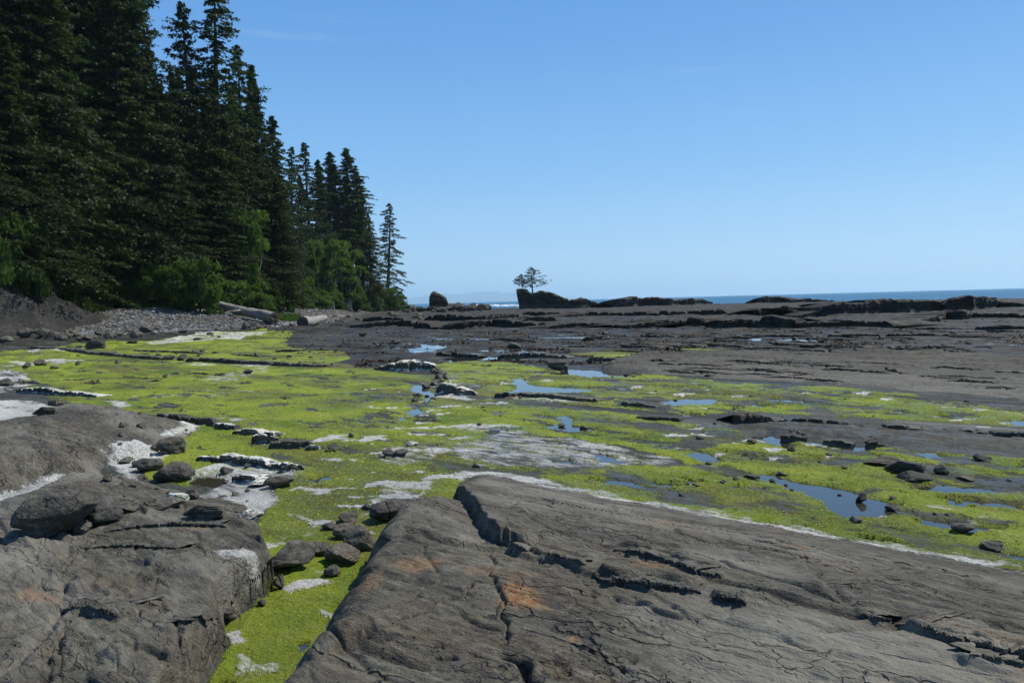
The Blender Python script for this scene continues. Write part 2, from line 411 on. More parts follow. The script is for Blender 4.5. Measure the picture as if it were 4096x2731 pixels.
M['white_blade'] = make_leaf_material('bleached_strands', (0.5, 0.49, 0.43), (0.72, 0.715, 0.69), (0.42, 0.43, 0.25), 0.15, 0)
M['kelp'] = make_leaf_material('kelp', (0.014, 0.010, 0.006), (0.036, 0.022, 0.012), (0.06, 0.035, 0.018), 0.1, 0)
M['bark'] = make_simple('bark', (0.025, 0.021, 0.017), (0.055, 0.047, 0.04), 3, 0.9, (1, 1, 0.2), 0.05)
M['pale_bark'] = make_simple('pale_bark', (0.2, 0.19, 0.17), (0.32, 0.31, 0.28), 5, 0.9)
M['drift'] = make_simple('driftwood', (0.17, 0.155, 0.135), (0.34, 0.32, 0.29), 3, 0.85, (0.15, 1.5, 1.5), 0.04)
M['drift_end'] = make_simple('driftwood_end', (0.05, 0.04, 0.03), (0.12, 0.08, 0.05), 3, 0.9)

# ------------------------------------------------------------------ terrain: one height function
TX, TY = math.cos(STRIKE), -math.sin(STRIKE)      # along strike (right and towards the camera)
NX, NY = math.sin(STRIKE), math.cos(STRIKE)       # across strike (away and right)

th = np.concatenate([np.linspace(-52, -36.3, 60, endpoint=False), np.linspace(-36.3, 36.3, 900), np.linspace(36.3, 52, 61)[1:]])
th = np.radians(th)
dep = np.concatenate([np.linspace(math.atan(2.0 / 1.2), math.atan(2.0 / 3.0), 40, endpoint=False), np.linspace(math.atan(2.0 / 3.0), math.atan(2.0 / 12), 420)])
r_near = 2.0 / np.tan(dep)
r_mid = np.exp(np.linspace(math.log(12), math.log(60), 205))[1:]
r_far = np.exp(np.linspace(math.log(60), math.log(330), 185))[1:]
rr = np.concatenate([r_near, r_mid, r_far])
NR, NC = len(rr), len(th)
RR, TT = np.meshgrid(rr, th, indexing='ij')
X = RR * np.sin(TT); Y = RR * np.cos(TT)
T_ = X * TX + Y * TY; S_ = X * NX + Y * NY

# warped coordinates so that region edges are ragged
wa = fbm(X * 0.35, Y * 0.35, 3, 11) ; wb = fbm(X * 0.35 + 50, Y * 0.35, 3, 12)
wc_ = fbm(X * 2.3, Y * 2.3, 4, 13, 0.6); wd = fbm(X * 2.3 + 31, Y * 2.3, 4, 14, 0.6)
amp1 = np.clip(0.03 * RR, 0.05, 1.5); amp2 = np.clip(0.012 * RR, 0.06, 0.25)
XW = X + wa * amp1 * 0.6 + wc_ * amp2; YW = Y + wb * amp1 + wd * amp2

def saw(period, sx, sy, seed, warp=1.0):
    ph = S_ / period + warp * fbm(T_ * sx, S_ * sy, 3, seed)
    f = ph - np.floor(ph); w = np.clip(0.04 / period + RR * 0.008 / period * (RR > 14), 0.03, 0.35)
    return np.where(f < w, f / w * (1 - w), 1 - f), np.floor(ph)

# broken plates of bedrock, drawn out along the strike
WT = T_ + 0.12 * fbm(X * 1.3, Y * 1.3, 2, 15); WS = S_ + 0.12 * fbm(X * 1.3 + 5, Y * 1.3, 2, 16)
eA, rA = worley(WT * 0.8, WS * 2.1, 201)
eB, rB = worley(WT * 2.3, WS * 6.0, 202)
eF, rF = worley(WT * 0.11, WS * 0.34, 203)
eG, rG = worley(WT * 0.35, WS * 1.1, 204)
gA = ss(-0.05, 0.2, fbm(T_ * 0.35, S_ * 0.7, 3, 205)); gB = ss(-0.05, 0.25, fbm(T_ * 0.6 + 8, S_ * 1.2, 3, 206))
plates = gA * ((rA - 0.5) * 0.06 * ss(0.0, 0.13, eA) - 0.022 * np.exp(-(eA / 0.07) ** 2)) + gB * ((rB - 0.5) * 0.026 * ss(0.0, 0.22, eB) - 0.010 * np.exp(-(eB / 0.10) ** 2)) - 0.012 * np.exp(-(eA / 0.03) ** 2)
plates_far = (rF - 0.5) * 0.30 + (rG - 0.5) * 0.10
# base relief
H = 0.03 * fbm(X * 0.3, Y * 0.3, 3, 1) + 0.012 * fbm(X * 1.7, Y * 1.7, 4, 2)
far = ss(28, 60, RR)
sw, cell = saw(4.2, 0.06, 0.12, 21, 0.9)
gate = ss(-0.05, 0.35, fbm(T_ * 0.05, S_ * 0.16, 3, 22))
H += far * gate * 0.34 * sw ** 1.5
sw2, _ = saw(1.3, 0.15, 0.3, 23, 0.7)
H += ss(16, 40, RR) * ss(0.0, 0.3, fbm(T_ * 0.12, S_ * 0.3, 3, 24)) * 0.10 * sw2
H += far * 0.15 * fbm(X * 0.08, Y * 0.08, 3, 25) + ss(45, 80, RR) * plates_far * 0.9 + ss(22, 45, RR) * (rG - 0.5) * 0.05

# cuesta shelf on the right, crest away from the camera
crest = px([(2440, 1462), (2540, 1432), (2640, 1424), (2900, 1420), (3300, 1428), (3700, 1440), (4096, 1450), (6500, 1560)])
toe = px([(2400, 1500), (2700, 1505), (3000, 1520), (3400, 1540), (4096, 1590), (6500, 1760)])
shelf_poly = crest + toe[::-1]
sdS = sd_poly(XW, YW, shelf_poly, 6.0)
dc, _ = seg_dist(X, Y, crest); dt, _ = seg_dist(X, Y, toe)
rampS = dt / (dt + dc + 1e-6)
mS = ss(-0.1, 0.12, sdS)
sw3, _ = saw(0.85, 0.5, 0.8, 26, 1.2)
sw4, _ = saw(0.33, 1.2, 1.6, 27, 1.2)
H += mS * (0.24 * rampS + 0.035 * sw3 * ss(-0.2, 0.3, fbm(T_ * 0.4, S_ * 0.9, 3, 28)) + 0.022 * sw4 + (rG - 0.5) * 0.09 - 0.05 * np.exp(-(eG / 0.05) ** 2))

# low rock strip in the algae on the right, with the broken ledges
strip = px([(2880, 1690), (3150, 1680), (3500, 1705), (4096, 1735), (6500, 1870), (6500, 1990), (4096, 1800), (3700, 1780), (3300, 1752), (3080, 1735)])
sdStrip = sd_poly(XW, YW, strip, 3.0)
mStrip = ss(-0.15, 0.3, sdStrip)
H += mStrip * (0.05 + 0.05 * sw4 * sw3)

# foreground slab on the right
R_left = px([(1250, 2731), (1275, 2620), (1330, 2520), (1400, 2420), (1432, 2350), (1470, 2270), (1540, 2190), (1640, 2110), (1760, 2060), (1830, 1990), (1862, 1900)])
R_left = [(-1.55, -3.0), (-1.5, 2.2)] + R_left
R_far = px([(1862, 1900), (2000, 1905), (2200, 1950), (2450, 2000), (2700, 2040), (3100, 2110), (3550, 2195), (4096, 2300), (4500, 2400), (5200, 2560)])
R_poly = R_left + R_far[1:] + [(9, 1.5), (9, -3)]
near = RR < 16
def sub(fn, m, default):
    out = np.full(X.shape, default, float); out[m] = fn(X[m], Y[m], m); return out
edge_n = 0.10 * fbm(X * 1.6, Y * 1.6, 4, 31)
inR = sub(lambda x, y, m: sd_poly(x, y, R_poly), near, -9.0) + edge_n * 0.5
dlR = sub(lambda x, y, m: seg_dist(x, y, R_left)[0], near, 9.0) + edge_n
dfR = sub(lambda x, y, m: seg_dist(x, y, R_far)[0], near, 9.0)
left_prof = np.clip(dlR / 0.36, 0, 1); left_prof = 1 - (1 - left_prof) ** 2.2
far_prof = np.clip(0.03 + 0.34 * np.clip(dfR, 0, 9), 0, 1); far_prof = far_prof * (1 - 0.25 * far_prof ** 3) / 0.75
hR = 0.5 * left_prof * far_prof * (0.95 + 0.10 * fbm(X * 0.5, Y * 0.5, 3, 32))
# scarp on the slab: the part left of it has dropped
sc_line = px([(1835, 1955), (1868, 2000), (1885, 2050), (1912, 2100), (1930, 2150), (1950, 2190), (1990, 2215)], 0.28)
dS, sideS = sub(lambda x, y, m: seg_dist(x, y, sc_line)[0], near, 9.0), sub(lambda x, y, m: seg_dist(x, y, sc_line)[1], near, -1.0)
dSe = np.where(sideS < 0, dS, -dS) + 0.035 * fbm(X * 6, Y * 6, 3, 33)
taper = ss(4.9, 5.7, RR)
hR -= ss(-0.02, 0.03, dSe) * np.exp(-np.clip(dS, 0, 9) / 0.55) * 0.13 * taper
hR += ss(0.02, -0.02, dSe) * np.exp(-np.clip(dS, 0, 9) / 0.5) * 0.02 * taper
# fissures
def fissure(pts, z, w, depth):
    global hR
    ln = px(pts, z)
    d = sub(lambda x, y, m: seg_dist(x + 0.05 * pn(x * 5, y * 5, 5), y + 0.05 * pn(x * 5, y * 5, 6), ln)[0], near, 9.0)
    hR -= depth * np.exp(-(d / w) ** 2)
fissure([(1950, 2190), (1985, 2240), (1960, 2300), (1990, 2370), (2000, 2440), (2010, 2520), (2030, 2600)], 0.45, 0.018, 0.035)
fissure([(2030, 2600), (2080, 2640), (2110, 2690), (2150, 2760)], 0.5, 0.03, 0.09)
fissure([(1890, 2345), (1780, 2410), (1640, 2480), (1520, 2530), (1440, 2560)], 0.45, 0.014, 0.04)
fissure([(1360, 2600), (1470, 2560), (1560, 2590)], 0.42, 0.03, 0.04)
fissure([(2250, 2560), (2360, 2590), (2480, 2640)], 0.5, 0.012, 0.02)
fissure([(2450, 2370), (2560, 2410), (2700, 2450)], 0.5, 0.016, 0.03)
# erosion ledges: plateaus that break off towards the camera
BWX = fbm(X * 3.0, Y * 3.0, 2, 41); BWY = fbm(X * 3.0 + 9, Y * 3.0, 2, 42); BHN = 0.75 + 0.5 * np.clip(fbm(X * 4, Y * 4, 2, 43) + 0.5, 0, 1)
def bench(pts, z, h, back, wig=0.04):
    """polyline toe; ground steps up h beyond it and eases back over `back` metres"""
    global hR
    ln = px(pts, z)
    wx = BWX * wig; wy = BWY * wig
    d = sub(lambda x, y, m: seg_dist(x + wx[m], y + wy[m], ln)[0], near, 9.0)
    s = sub(lambda x, y, m: seg_dist(x + wx[m], y + wy[m], ln)[1], near, -1.0)
    a = np.array(ln[0]); b = np.array(ln[-1]); L = np.linalg.norm(b - a); e = (b - a) / L
    q = ((X - a[0]) * e[0] + (Y - a[1]) * e[1]) / L
    ends = ss(-0.02, 0.1, q) * ss(1.02, 0.88, q)
    hR += 0.55 * h * ss(-0.02, 0.03, np.where(s > 0, d, -d)) * np.clip(1 - d / back, 0, 1) ** 1.4 * ends * BHN
bench([(2460, 2195), (2560, 2220), (2700, 2262), (2790, 2300), (2880, 2312)], 0.46, 0.10, 0.35)
bench([(2380, 2300), (2420, 2335), (2550, 2345), (2700, 2360), (2800, 2372)], 0.46, 0.10, 0.4)
bench([(2840, 2395), (2900, 2420), (2985, 2418)], 0.47, 0.10, 0.22)
bench([(2190, 2215), (2260, 2240), (2340, 2260)], 0.45, 0.05, 0.3)
bench([(1990, 2165), (2060, 2190), (2110, 2200)], 0.42, 0.06, 0.3)
bench([(2340, 2180), (2420, 2195), (2480, 2215)], 0.45, 0.03, 0.25)
bench([(3420, 2462), (3500, 2480), (3570, 2482)], 0.48, 0.05, 0.3)
bench([(3590, 2490), (3720, 2530), (3850, 2580), (4000, 2610), (4200, 2650)], 0.49, 0.12, 0.5)
bench([(3880, 2610), (4000, 2640), (4200, 2680)], 0.47, 0.05, 0.3)
bench([(3690, 2440), (3790, 2490), (3900, 2490)], 0.5, 0.03, 0.4)
bench([(2300, 2490), (2420, 2510), (2560, 2520)], 0.47, 0.02, 0.4)
bench([(2900, 2490), (3000, 2520), (3080, 2520)], 0.47, 0.025, 0.4)
sw5, _ = saw(0.55, 0.7, 1.0, 34, 1.3); sw6, _ = saw(0.17, 1.8, 2.4, 35, 1.4)
gR = ss(0.05, 0.35, fbm(T_ * 0.6 + 3, S_ * 1.4, 3, 36)); gR2 = ss(0.0, 0.3, fbm(T_ * 1.1, S_ * 2.2, 3, 37))
hR += far_prof * (0.045 * sw5 * gR + 0.022 * sw6 * gR2 + 0.014 * fbm(X * 7, Y * 7, 5, 38, 0.6) + 0.02 * fbm(T_ * 1.2, S_ * 3.5, 4, 45) + plates)
# round pits
pit_poly = px([(2150, 2560), (2300, 2530), (2560, 2600), (2650, 2731), (2300, 2731), (2120, 2650)], 0.5)
pit2 = px([(2300, 1985), (2700, 2030), (3100, 2130), (3500, 2250), (3600, 2300), (3200, 2200), (2600, 2080), (2280, 2020)], 0.25)
pit3 = px([(1760, 2600), (1850, 2590), (1870, 2680), (1740, 2680)], 0.45)
mp = np.maximum(np.maximum(ss(-0.05, 0.1, sd_poly(XW, YW, pit_poly, 1.0)), 0.8 * ss(-0.05, 0.12, sd_poly(XW, YW, pit2, 1.0))), ss(-0.05, 0.1, sd_poly(XW, YW, pit3, 1.0)))
pz = np.clip(pn(X * 16, Y * 16, 39) - 0.28, 0, 1) + np.clip(pn(X * 8 + 4, Y * 8, 40) - 0.38, 0, 1)
hR -= mp * 0.10 * np.minimum(pz, 0.35)
mR = inR > 0
H = np.where(mR, np.maximum(hR, -0.02 + 0.0 * H), H)

# foreground slab on the left
L1_right = px([(700, 2900), (830, 2731), (880, 2640), (905, 2570), (880, 2520), (960, 2440), (1060, 2380), (1095, 2330), (1090, 2260), (1050, 2200), (1010, 2120), (930, 2075), (880, 2045)])
L1_far = px([(880, 2045), (760, 2010), (620, 1985), (480, 1965), (330, 1958), (180, 1985), (80, 2040), (0, 2080), (-200, 2150), (-600, 2300)])
L1_poly = [(-2.0, -3), (-2.0, 2.5)] + L1_right + L1_far[1:] + [(-9, 3), (-9, -3)]
inL1 = sub(lambda x, y, m: sd_poly(x, y, L1_poly), near, -9.0) + edge_n * 0.6
dl1 = sub(lambda x, y, m: seg_dist(x, y, L1_right)[0], near, 9.0) + edge_n
df1 = sub(lambda x, y, m: seg_dist(x, y, L1_far)[0], near, 9.0) + edge_n
tilt = 0.31 + 0.035 * np.clip(-X - 1.5, 0, 4)
h1 = tilt * (1 - (1 - np.clip(dl1 / 0.09, 0, 1)) ** 2) * (1 - np.exp(-np.clip(df1, 0, 9) / 0.3)) * (0.95 + 0.09 * fbm(X * 0.6, Y * 0.6, 3, 51))
hR = h1
bench([(250, 2445), (330, 2430), (430, 2455), (480, 2470)], 0.36, 0.10, 0.5)
bench([(720, 2480), (800, 2490), (880, 2470)], 0.33, 0.05, 0.3)
bench([(420, 2125), (560, 2105), (700, 2100), (900, 2105)], 0.33, 0.06, 0.35)
bench([(330, 2190), (480, 2185), (700, 2190)], 0.33, 0.03, 0.3)
bench([(330, 2565), (420, 2590), (470, 2620)], 0.36, 0.04, 0.4)
bench([(680, 2290), (780, 2310), (900, 2335)], 0.33, 0.03, 0.4)
fissure([(280, 2160), (260, 2260), (250, 2400), (170, 2500), (60, 2620), (-40, 2731)], 0.38, 0.03, 0.03)
fissure([(245, 2480), (210, 2560), (150, 2700), (100, 2800)], 0.38, 0.03, 0.05)
h1 = hR
h1 += (1 - np.exp(-np.clip(df1, 0, 9) / 0.5)) * (0.05 * sw5 * gR2 + 0.028 * sw6 * gR + 0.014 * fbm(X * 7, Y * 7, 5, 52, 0.6) + 0.02 * fbm(T_ * 1.2, S_ * 3.5, 4, 53) + 1.2 * plates)
m1_ = (inL1 > 0) & ~mR
H = np.where(m1_, np.maximum(h1, -0.02), H)

# middle slab on the left
L2_poly = px([(-500, 1720), (0, 1725), (100, 1690), (200, 1640), (330, 1632), (480, 1660), (640, 1690), (800, 1705), (760, 1745), (680, 1790), (600, 1835), (540, 1850), (420, 1860), (400, 1905), (250, 1915), (120, 1935), (0, 1985), (-300, 2060), (-700, 2150)])
nearm = RR < 32
inL2 = sub(lambda x, y, m: sd_poly(XW[m] * 0.5 + x * 0.5, YW[m] * 0.5 + y * 0.5, L2_poly), nearm, -9.0)
h2 = (0.3 + 0.02 * np.clip(-X - 3, 0, 8)) * (1 - np.exp(-np.clip(inL2, 0, 9) / 0.55)) * (0.9 + 0.3 * fbm(X * 0.35, Y * 0.35, 3, 61))
hR = h2
bench([(330, 1940 - 20), (420, 1925), (480, 1930)], 0.2, 0.05, 0.5)
h2 = hR
swa, _ = saw(0.7, 0.5, 0.9, 62, 1.3)
h2 += (1 - np.exp(-np.clip(inL2, 0, 9) / 0.4)) * (0.05 * swa * ss(-0.05, 0.3, fbm(T_ * 0.5, S_ * 1.2, 3, 63)) + 0.02 * sw4 + 1.6 * plates + (rG - 0.5) * 0.09 * ss(0, 0.2, eG))
m2_ = (inL2 > 0) & ~m1_ & ~mR
H = np.where(m2_, np.maximum(h2, 0.0), H)

# beach, bank, wooded hill and the cliff at the far left
toe_b = px([(-700, 1450), (-300, 1392), (0, 1348), (200, 1347), (500, 1343), (700, 1331), (900, 1319), (1080, 1311), (1230, 1306), (1330, 1285), (1400, 1262), (1500, 1248), (1640, 1240)])
land = toe_b + [(-60, 335), (-400, 420), (-400, 30)]
Xb = X + 0.8 * wa; Yb = Y + 2.0 * wb
sdB = sub(lambda x, y, m: sd_poly(Xb[m], Yb[m], land), RR > 35, -50.0)
BW = 21 - 15 * ss(100, 165, Y)
beach_h = 2.5 * ss(0, 1, np.clip(sdB / BW, 0, 1)) * ss(-0.5, 2, sdB) * (1 - 0.45 * ss(110, 180, Y))
hill_h = 17 * ss(0, 1, np.clip((sdB - BW) / 30, 0, 1)) + 0.12 * np.clip(sdB - BW - 20, 0, 60)
hill_h = hill_h * ss(305, 265, Y)
H = np.where(sdB > -1, H * ss(4, -1, sdB) + np.maximum(beach_h, 0) + hill_h * (1 + 0.25 * fbm(X * 0.07, Y * 0.07, 3, 71)), H)
cl = (-43.0 + 0.10 * (Y - 78) + 1.3 * fbm(X * 0.13, Y * 0.13, 3, 72)) - X
cliff_h = (2.0 * ss(0, 6, cl) + 4.4 * ss(3.0, 8, cl) + 5 * ss(8, 25, cl)) * ss(92, 80, Y + 1.5 * fbm(X * 0.2, Y * 0.2, 3, 73)) * ss(48, 62, Y)
sw7 = (cliff_h * 0.75 + 0.22 * Y + 0.1 * X + 0.5 * fbm(X * 0.2, Y * 0.2, 3, 74)); sw7 = sw7 - np.floor(sw7)
cliff_m = (cliff_h > 0.12) & (sdB > -14)
H = H + cliff_h + np.where(cliff_m, (0.15 * sw7 + 0.15 * fbm(X * 0.5, Y * 0.5, 4, 75)) * ss(0.1, 2.0, cliff_h), 0)

# seaward fall
seaw = RR - (255 - 0.55 * X) - 12 * wa
H -= 3.2 * ss(-6, 25, seaw) * (sdB < 0)

# ------------------------------------------------------------------ cover masks
def region(polys, w=0.12, margin=3.0):
    out = np.zeros(X.shape)
    for p in polys:
        wid = np.clip(RR * 0.011, 0.05, w * 1.6)
        sd = sd_poly(XW, YW, p, margin)
        out = np.maximum(out, ss(-1, 1, sd / wid))
    return out

green_polys = [px(p) for p in [
    [(-400, 1440), (0, 1408), (250, 1385), (560, 1362), (900, 1330), (1050, 1316), (1180, 1328), (1150, 1360), (1130, 1388), (1250, 1398), (1380, 1402), (1390, 1430), (1330, 1450), (1450, 1472), (1560, 1490), (1730, 1502), (1752, 1560), (1700, 1600), (1640, 1690), (1700, 1740), (1900, 1740), (1900, 1850), (1850, 1900), (1830, 1990), (1760, 2060), (1640, 2110), (1540, 2190), (1470, 2270), (1432, 2350), (1330, 2520), (1250, 2731), (1200, 3000), (700, 3000), (830, 2731), (905, 2570), (880, 2520), (1060, 2380), (1095, 2330), (1050, 2200), (1010, 2120), (1080, 2040), (1100, 1960), (1000, 1880), (760, 1940), (640, 1930), (560, 1860), (680, 1790), (800, 1705), (640, 1690), (480, 1660), (200, 1590), (90, 1520), (0, 1480), (-400, 1500)],
    [(1765, 1450), (1830, 1442), (2030, 1447), (2200, 1478), (2330, 1490), (2600, 1500), (2900, 1530), (3300, 1548), (3600, 1570), (4096, 1640), (6500, 1860), (6500, 1990), (4096, 1725), (3700, 1692), (3300, 1662), (3000, 1645), (2700, 1662), (2500, 1640), (2100, 1600), (1800, 1560), (1745, 1520)],
    [(1740, 1572), (2000, 1600), (2500, 1662), (2900, 1700), (3060, 1750), (3300, 1770), (3700, 1795), (4096, 1820), (6500, 2060), (6500, 2800), (4096, 2300), (3550, 2195), (3100, 2110), (2700, 2040), (2450, 2000), (2200, 1950), (2000, 1905), (1862, 1900), (1850, 1900), (1700, 1850), (1640, 1700)],
    [(2290, 1412), (2480, 1404), (2700, 1406), (2900, 1416), (2900, 1428), (2600, 1424), (2400, 1430)],
    [(3500, 1735), (3800, 1770), (4000, 1785), (3800, 1785)],
]]
green = region(green_polys)
white_spec = [
    ([(-300, 1590), (0, 1600), (130, 1603), (210, 1640), (150, 1680), (60, 1705), (-300, 1730)], 1.0),
    ([(-300, 1500), (0, 1478), (100, 1500), (130, 1540), (60, 1565), (-300, 1600)], 1.0),
    ([(-300, 2150), (0, 2075), (60, 2035), (150, 1978), (300, 1940), (420, 1925), (410, 1898), (250, 1905), (120, 1925), (0, 1975), (-300, 2080)], 1.0),
    ([(400, 1835), (520, 1812), (640, 1805), (700, 1815), (640, 1850), (570, 1870), (570, 1920), (680, 1975), (760, 2020), (620, 2005), (540, 1950), (450, 1870)], 0.9),
    ([(760, 1880), (900, 1850), (1100, 1850), (1220, 1850), (1225, 1890), (1100, 1930), (1105, 1990), (1085, 2045), (1000, 2060), (900, 2040), (800, 2010), (700, 1990), (820, 1975), (860, 1940), (780, 1910)], 0.85),
    ([(1480, 1930), (1560, 1920), (1730, 1930), (1725, 1970), (1560, 1962), (1490, 1950)], 1.0),
    ([(1440, 2020), (1500, 1962), (1680, 1975), (1720, 2010), (1700, 2060), (1580, 2050), (1450, 2075)], 0.62),
    ([(1850, 1760), (2000, 1730), (2300, 1750), (2700, 1835), (2720, 1862), (2500, 1872), (2200, 1872), (2000, 1862), (1850, 1835), (1780, 1800)], 0.62),
    ([(1165, 2060), (1240, 2078), (1330, 2090), (1325, 2112), (1240, 2112)], 1.0),
    ([(640, 1775), (740, 1705), (840, 1695), (790, 1722), (720, 1755)], 1.0),
    ([(850, 2360), (900, 2338), (960, 2335), (1050, 2365), (1060, 2400), (960, 2445), (890, 2415)], 0.55),
    ([(920, 2620), (960, 2605), (1000, 2650), (1110, 2650), (1100, 2685), (1000, 2690), (930, 2695)], 1.0),
    ([(890, 2040), (960, 2060), (1010, 2110), (1045, 2185), (1030, 2195), (980, 2140), (900, 2090)], 0.8),
    ([(560, 1368), (760, 1340), (850, 1328), (1080, 1335), (960, 1355), (760, 1366), (600, 1374)], 0.9),
    ([(1480, 1850), (1540, 1790), (1650, 1770), (1790, 1790), (1740, 1830), (1580, 1862)], 0.62),
    ([(820, 1520), (900, 1490), (1060, 1470), (1090, 1480), (960, 1520), (860, 1540)], 0.6),
    ([(720, 1446), (860, 1450), (1090, 1458), (1080, 1470), (820, 1460)], 1.0),
    ([(60, 1450), (240, 1428), (330, 1448), (180, 1462), (60, 1470)], 0.85),
    ([(130, 1392), (250, 1396), (330, 1402), (240, 1410), (120, 1404)], 0.9),
    ([(1820, 1740), (1760, 1710), (1900, 1690), (2100, 1700), (2060, 1720)], 0.6),
    ([(1240, 1770), (1330, 1740), (1400, 1735), (1400, 1755), (1300, 1770)], 1.0),
    ([(1780, 2160), (1830, 2130), (1900, 2150), (1890, 2180), (1820, 2185)], 0.5),
    ([(430, 1600), (530, 1610), (590, 1622), (520, 1628), (440, 1615)], 1.0),
    ([(1120, 2250), (1330, 2260), (1345, 2280), (1250, 2290)], 0.4),
    ([(1740, 1562), (1890, 1575), (1900, 1590), (1760, 1590)], 0.7),
    ([(2030, 1580), (2380, 1606), (2380, 1618), (2040, 1598)], 0.6),
    ([(300, 1618), (420, 1640), (560, 1662), (640, 1680), (560, 1676), (400, 1655), (290, 1628)], 0.9),
]
white = np.zeros(X.shape)
for p, k in white_spec:
    white = np.maximum(white, k * region([px(p)], 0.1, 2.0))
white *= 1 - ss(18, 30, RR) * np.clip(0.22 - 1.3 * fbm(T_ * 0.22, S_ * 0.9, 5, 88, 0.65), 0, 0.7)
white *= np.clip(0.86 + 0.55 * fbm(T_ * 0.9, S_ * 2.2, 4, 86, 0.6), 0, 1.1)
fw = 0.15 + 0.13 * np.clip(1.0 - X * 0.35, 0, 1) + 0.1 * fbm(X * 0.8, Y * 0.8, 3, 87)
fringe = np.exp(-((dfR - 0.08) / np.clip(fw, 0.05, 1)) ** 2) * (np.abs(inR) < 0.8) * (RR > 4)
white = np.maximum(white, fringe * np.clip(0.62 + 0.75 * fbm(T_ * 1.6, S_ * 3.0, 4, 81, 0.6), 0, 1))
# stray bleached tufts on the near algae
spot = ss(0.36, 0.5, pn(X * 1.5, Y * 2.6, 82) + 0.35 * pn(X * 6, Y * 6, 83)) * ss(30, 18, RR) * ss(0.05, 0.3, fbm(X * 0.3 + 7, Y * 0.3, 2, 84) + 0.1)
white = np.maximum(white, spot * (green > 0.6) * 0.9)
stray = ss(0.38, 0.5, fbm(T_ * 0.5, S_ * 1.6, 4, 85, 0.65)) * ss(20, 26, RR) * (green > 0.5) * ss(0, -12, X)
white = np.maximum(white, stray * 0.7)

pool_specs = [
    ('narrow tide pool winding beside the small weed-covered rocks', [(1655, 1532), (1720, 1540), (1738, 1575), (1705, 1605), (1690, 1580), (1640, 1560)]),
    ('small tide pool in the algae below the winding pool', [(1625, 1640), (1690, 1622), (1702, 1650), (1640, 1662)]),
    ('dark sliver of water at the left of the central algae pools', [(1550, 1682), (1600, 1664), (1640, 1665), (1630, 1680)]),
    ('long blue tide pool behind the low bleached ledge', [(1930, 1572), (2060, 1553), (2050, 1525), (2085, 1500), (2115, 1535), (2250, 1545), (2440, 1556), (2300, 1562), (2080, 1568)]),
    ('tide pool holding two small dark stones', [(2160, 1705), (2230, 1690), (2280, 1655), (2305, 1668), (2290, 1695), (2420, 1718), (2300, 1722)]),
    ('oval blue tide pool in the sparse algae right of centre', [(2640, 1612), (2700, 1590), (2860, 1592), (2850, 1620), (2700, 1622)]),
    ('thin water sheet right of the big brown boulder', [(2240, 1488), (2270, 1472), (2440, 1480), (2620, 1492), (2500, 1500), (2380, 1496)]),
    ('rounded tide pool beside the bleached rock sheet', [(2720, 1805), (2830, 1800), (2910, 1845), (2800, 1850)]),
    ('tide pool at the left end of the broken ledges', [(3010, 1735), (3080, 1722), (3140, 1748), (3170, 1785), (3130, 1792), (3060, 1758)]),
    ('long strip of water below the broken ledges', [(3200, 1752), (3400, 1768), (3520, 1788), (3420, 1796), (3250, 1775)]),
    ('short blue strip of water near the right edge', [(3630, 1790), (3760, 1805), (3830, 1818), (3700, 1820)]),
    ('largest tide pool, with a pointed stone standing in it', [(2950, 1900), (3090, 1888), (3200, 1915), (3380, 1945), (3430, 1975), (3590, 2010), (3560, 2045), (3480, 2062), (3380, 2062), (3300, 2025), (3260, 1985), (3100, 1930)]),
    ('tide pool in front of the flat brown block', [(3600, 1945), (3750, 1928), (4020, 1955), (3930, 1972), (3700, 1960)]),
    ('small dark blue pool in the bright algae channel', [(1220, 1912), (1300, 1888), (1325, 1905), (1250, 1930)]),
    ('dark pool against the side of the right foreground slab', [(1285, 2510), (1330, 2420), (1400, 2375), (1395, 2410), (1330, 2500)]),
    ('brownish pool among the round boulders on the left', [(770, 1925), (800, 1890), (900, 1888), (940, 1908), (870, 1945)]),
    ('blue pool cut by the right edge of the picture', [(3970, 1672), (4150, 1668), (4250, 1705), (4050, 1698)]),
    ('pale water sheet behind the rock mound', [(1760, 1432), (1850, 1420), (2030, 1424), (2100, 1432), (1950, 1440), (1800, 1446)]),
    ('water sheet below the far weed-covered flat', [(1620, 1395), (1700, 1372), (1790, 1380), (1760, 1402), (1680, 1410)]),
    ('tiny pool at the bottom edge of the algae channel', [(860, 2725), (900, 2705), (940, 2720), (930, 2760), (870, 2760)]),
    ('little water patch in the algae left of the pit-marked slab', [(1180, 2560), (1230, 2545), (1240, 2580), (1195, 2600)]),
    ('thin pool at the lower right edge of the algae', [(3900, 2155), (4000, 2190), (4200, 2215), (4200, 2250), (4060, 2225)]),
]
poolid = np.full(X.shape, -1)
poolm = np.zeros(X.shape)
PX_, PY_ = XW * 0.7 + X * 0.3, YW * 0.7 + Y * 0.3
for i, (lab, p) in enumerate(pool_specs):
    sd = sd_poly(PX_, PY_, px(p), 1.5)
    poolid = np.where(sd > 0, i, poolid)
    poolm = np.maximum(poolm, ss(-0.25, 0.02, sd))
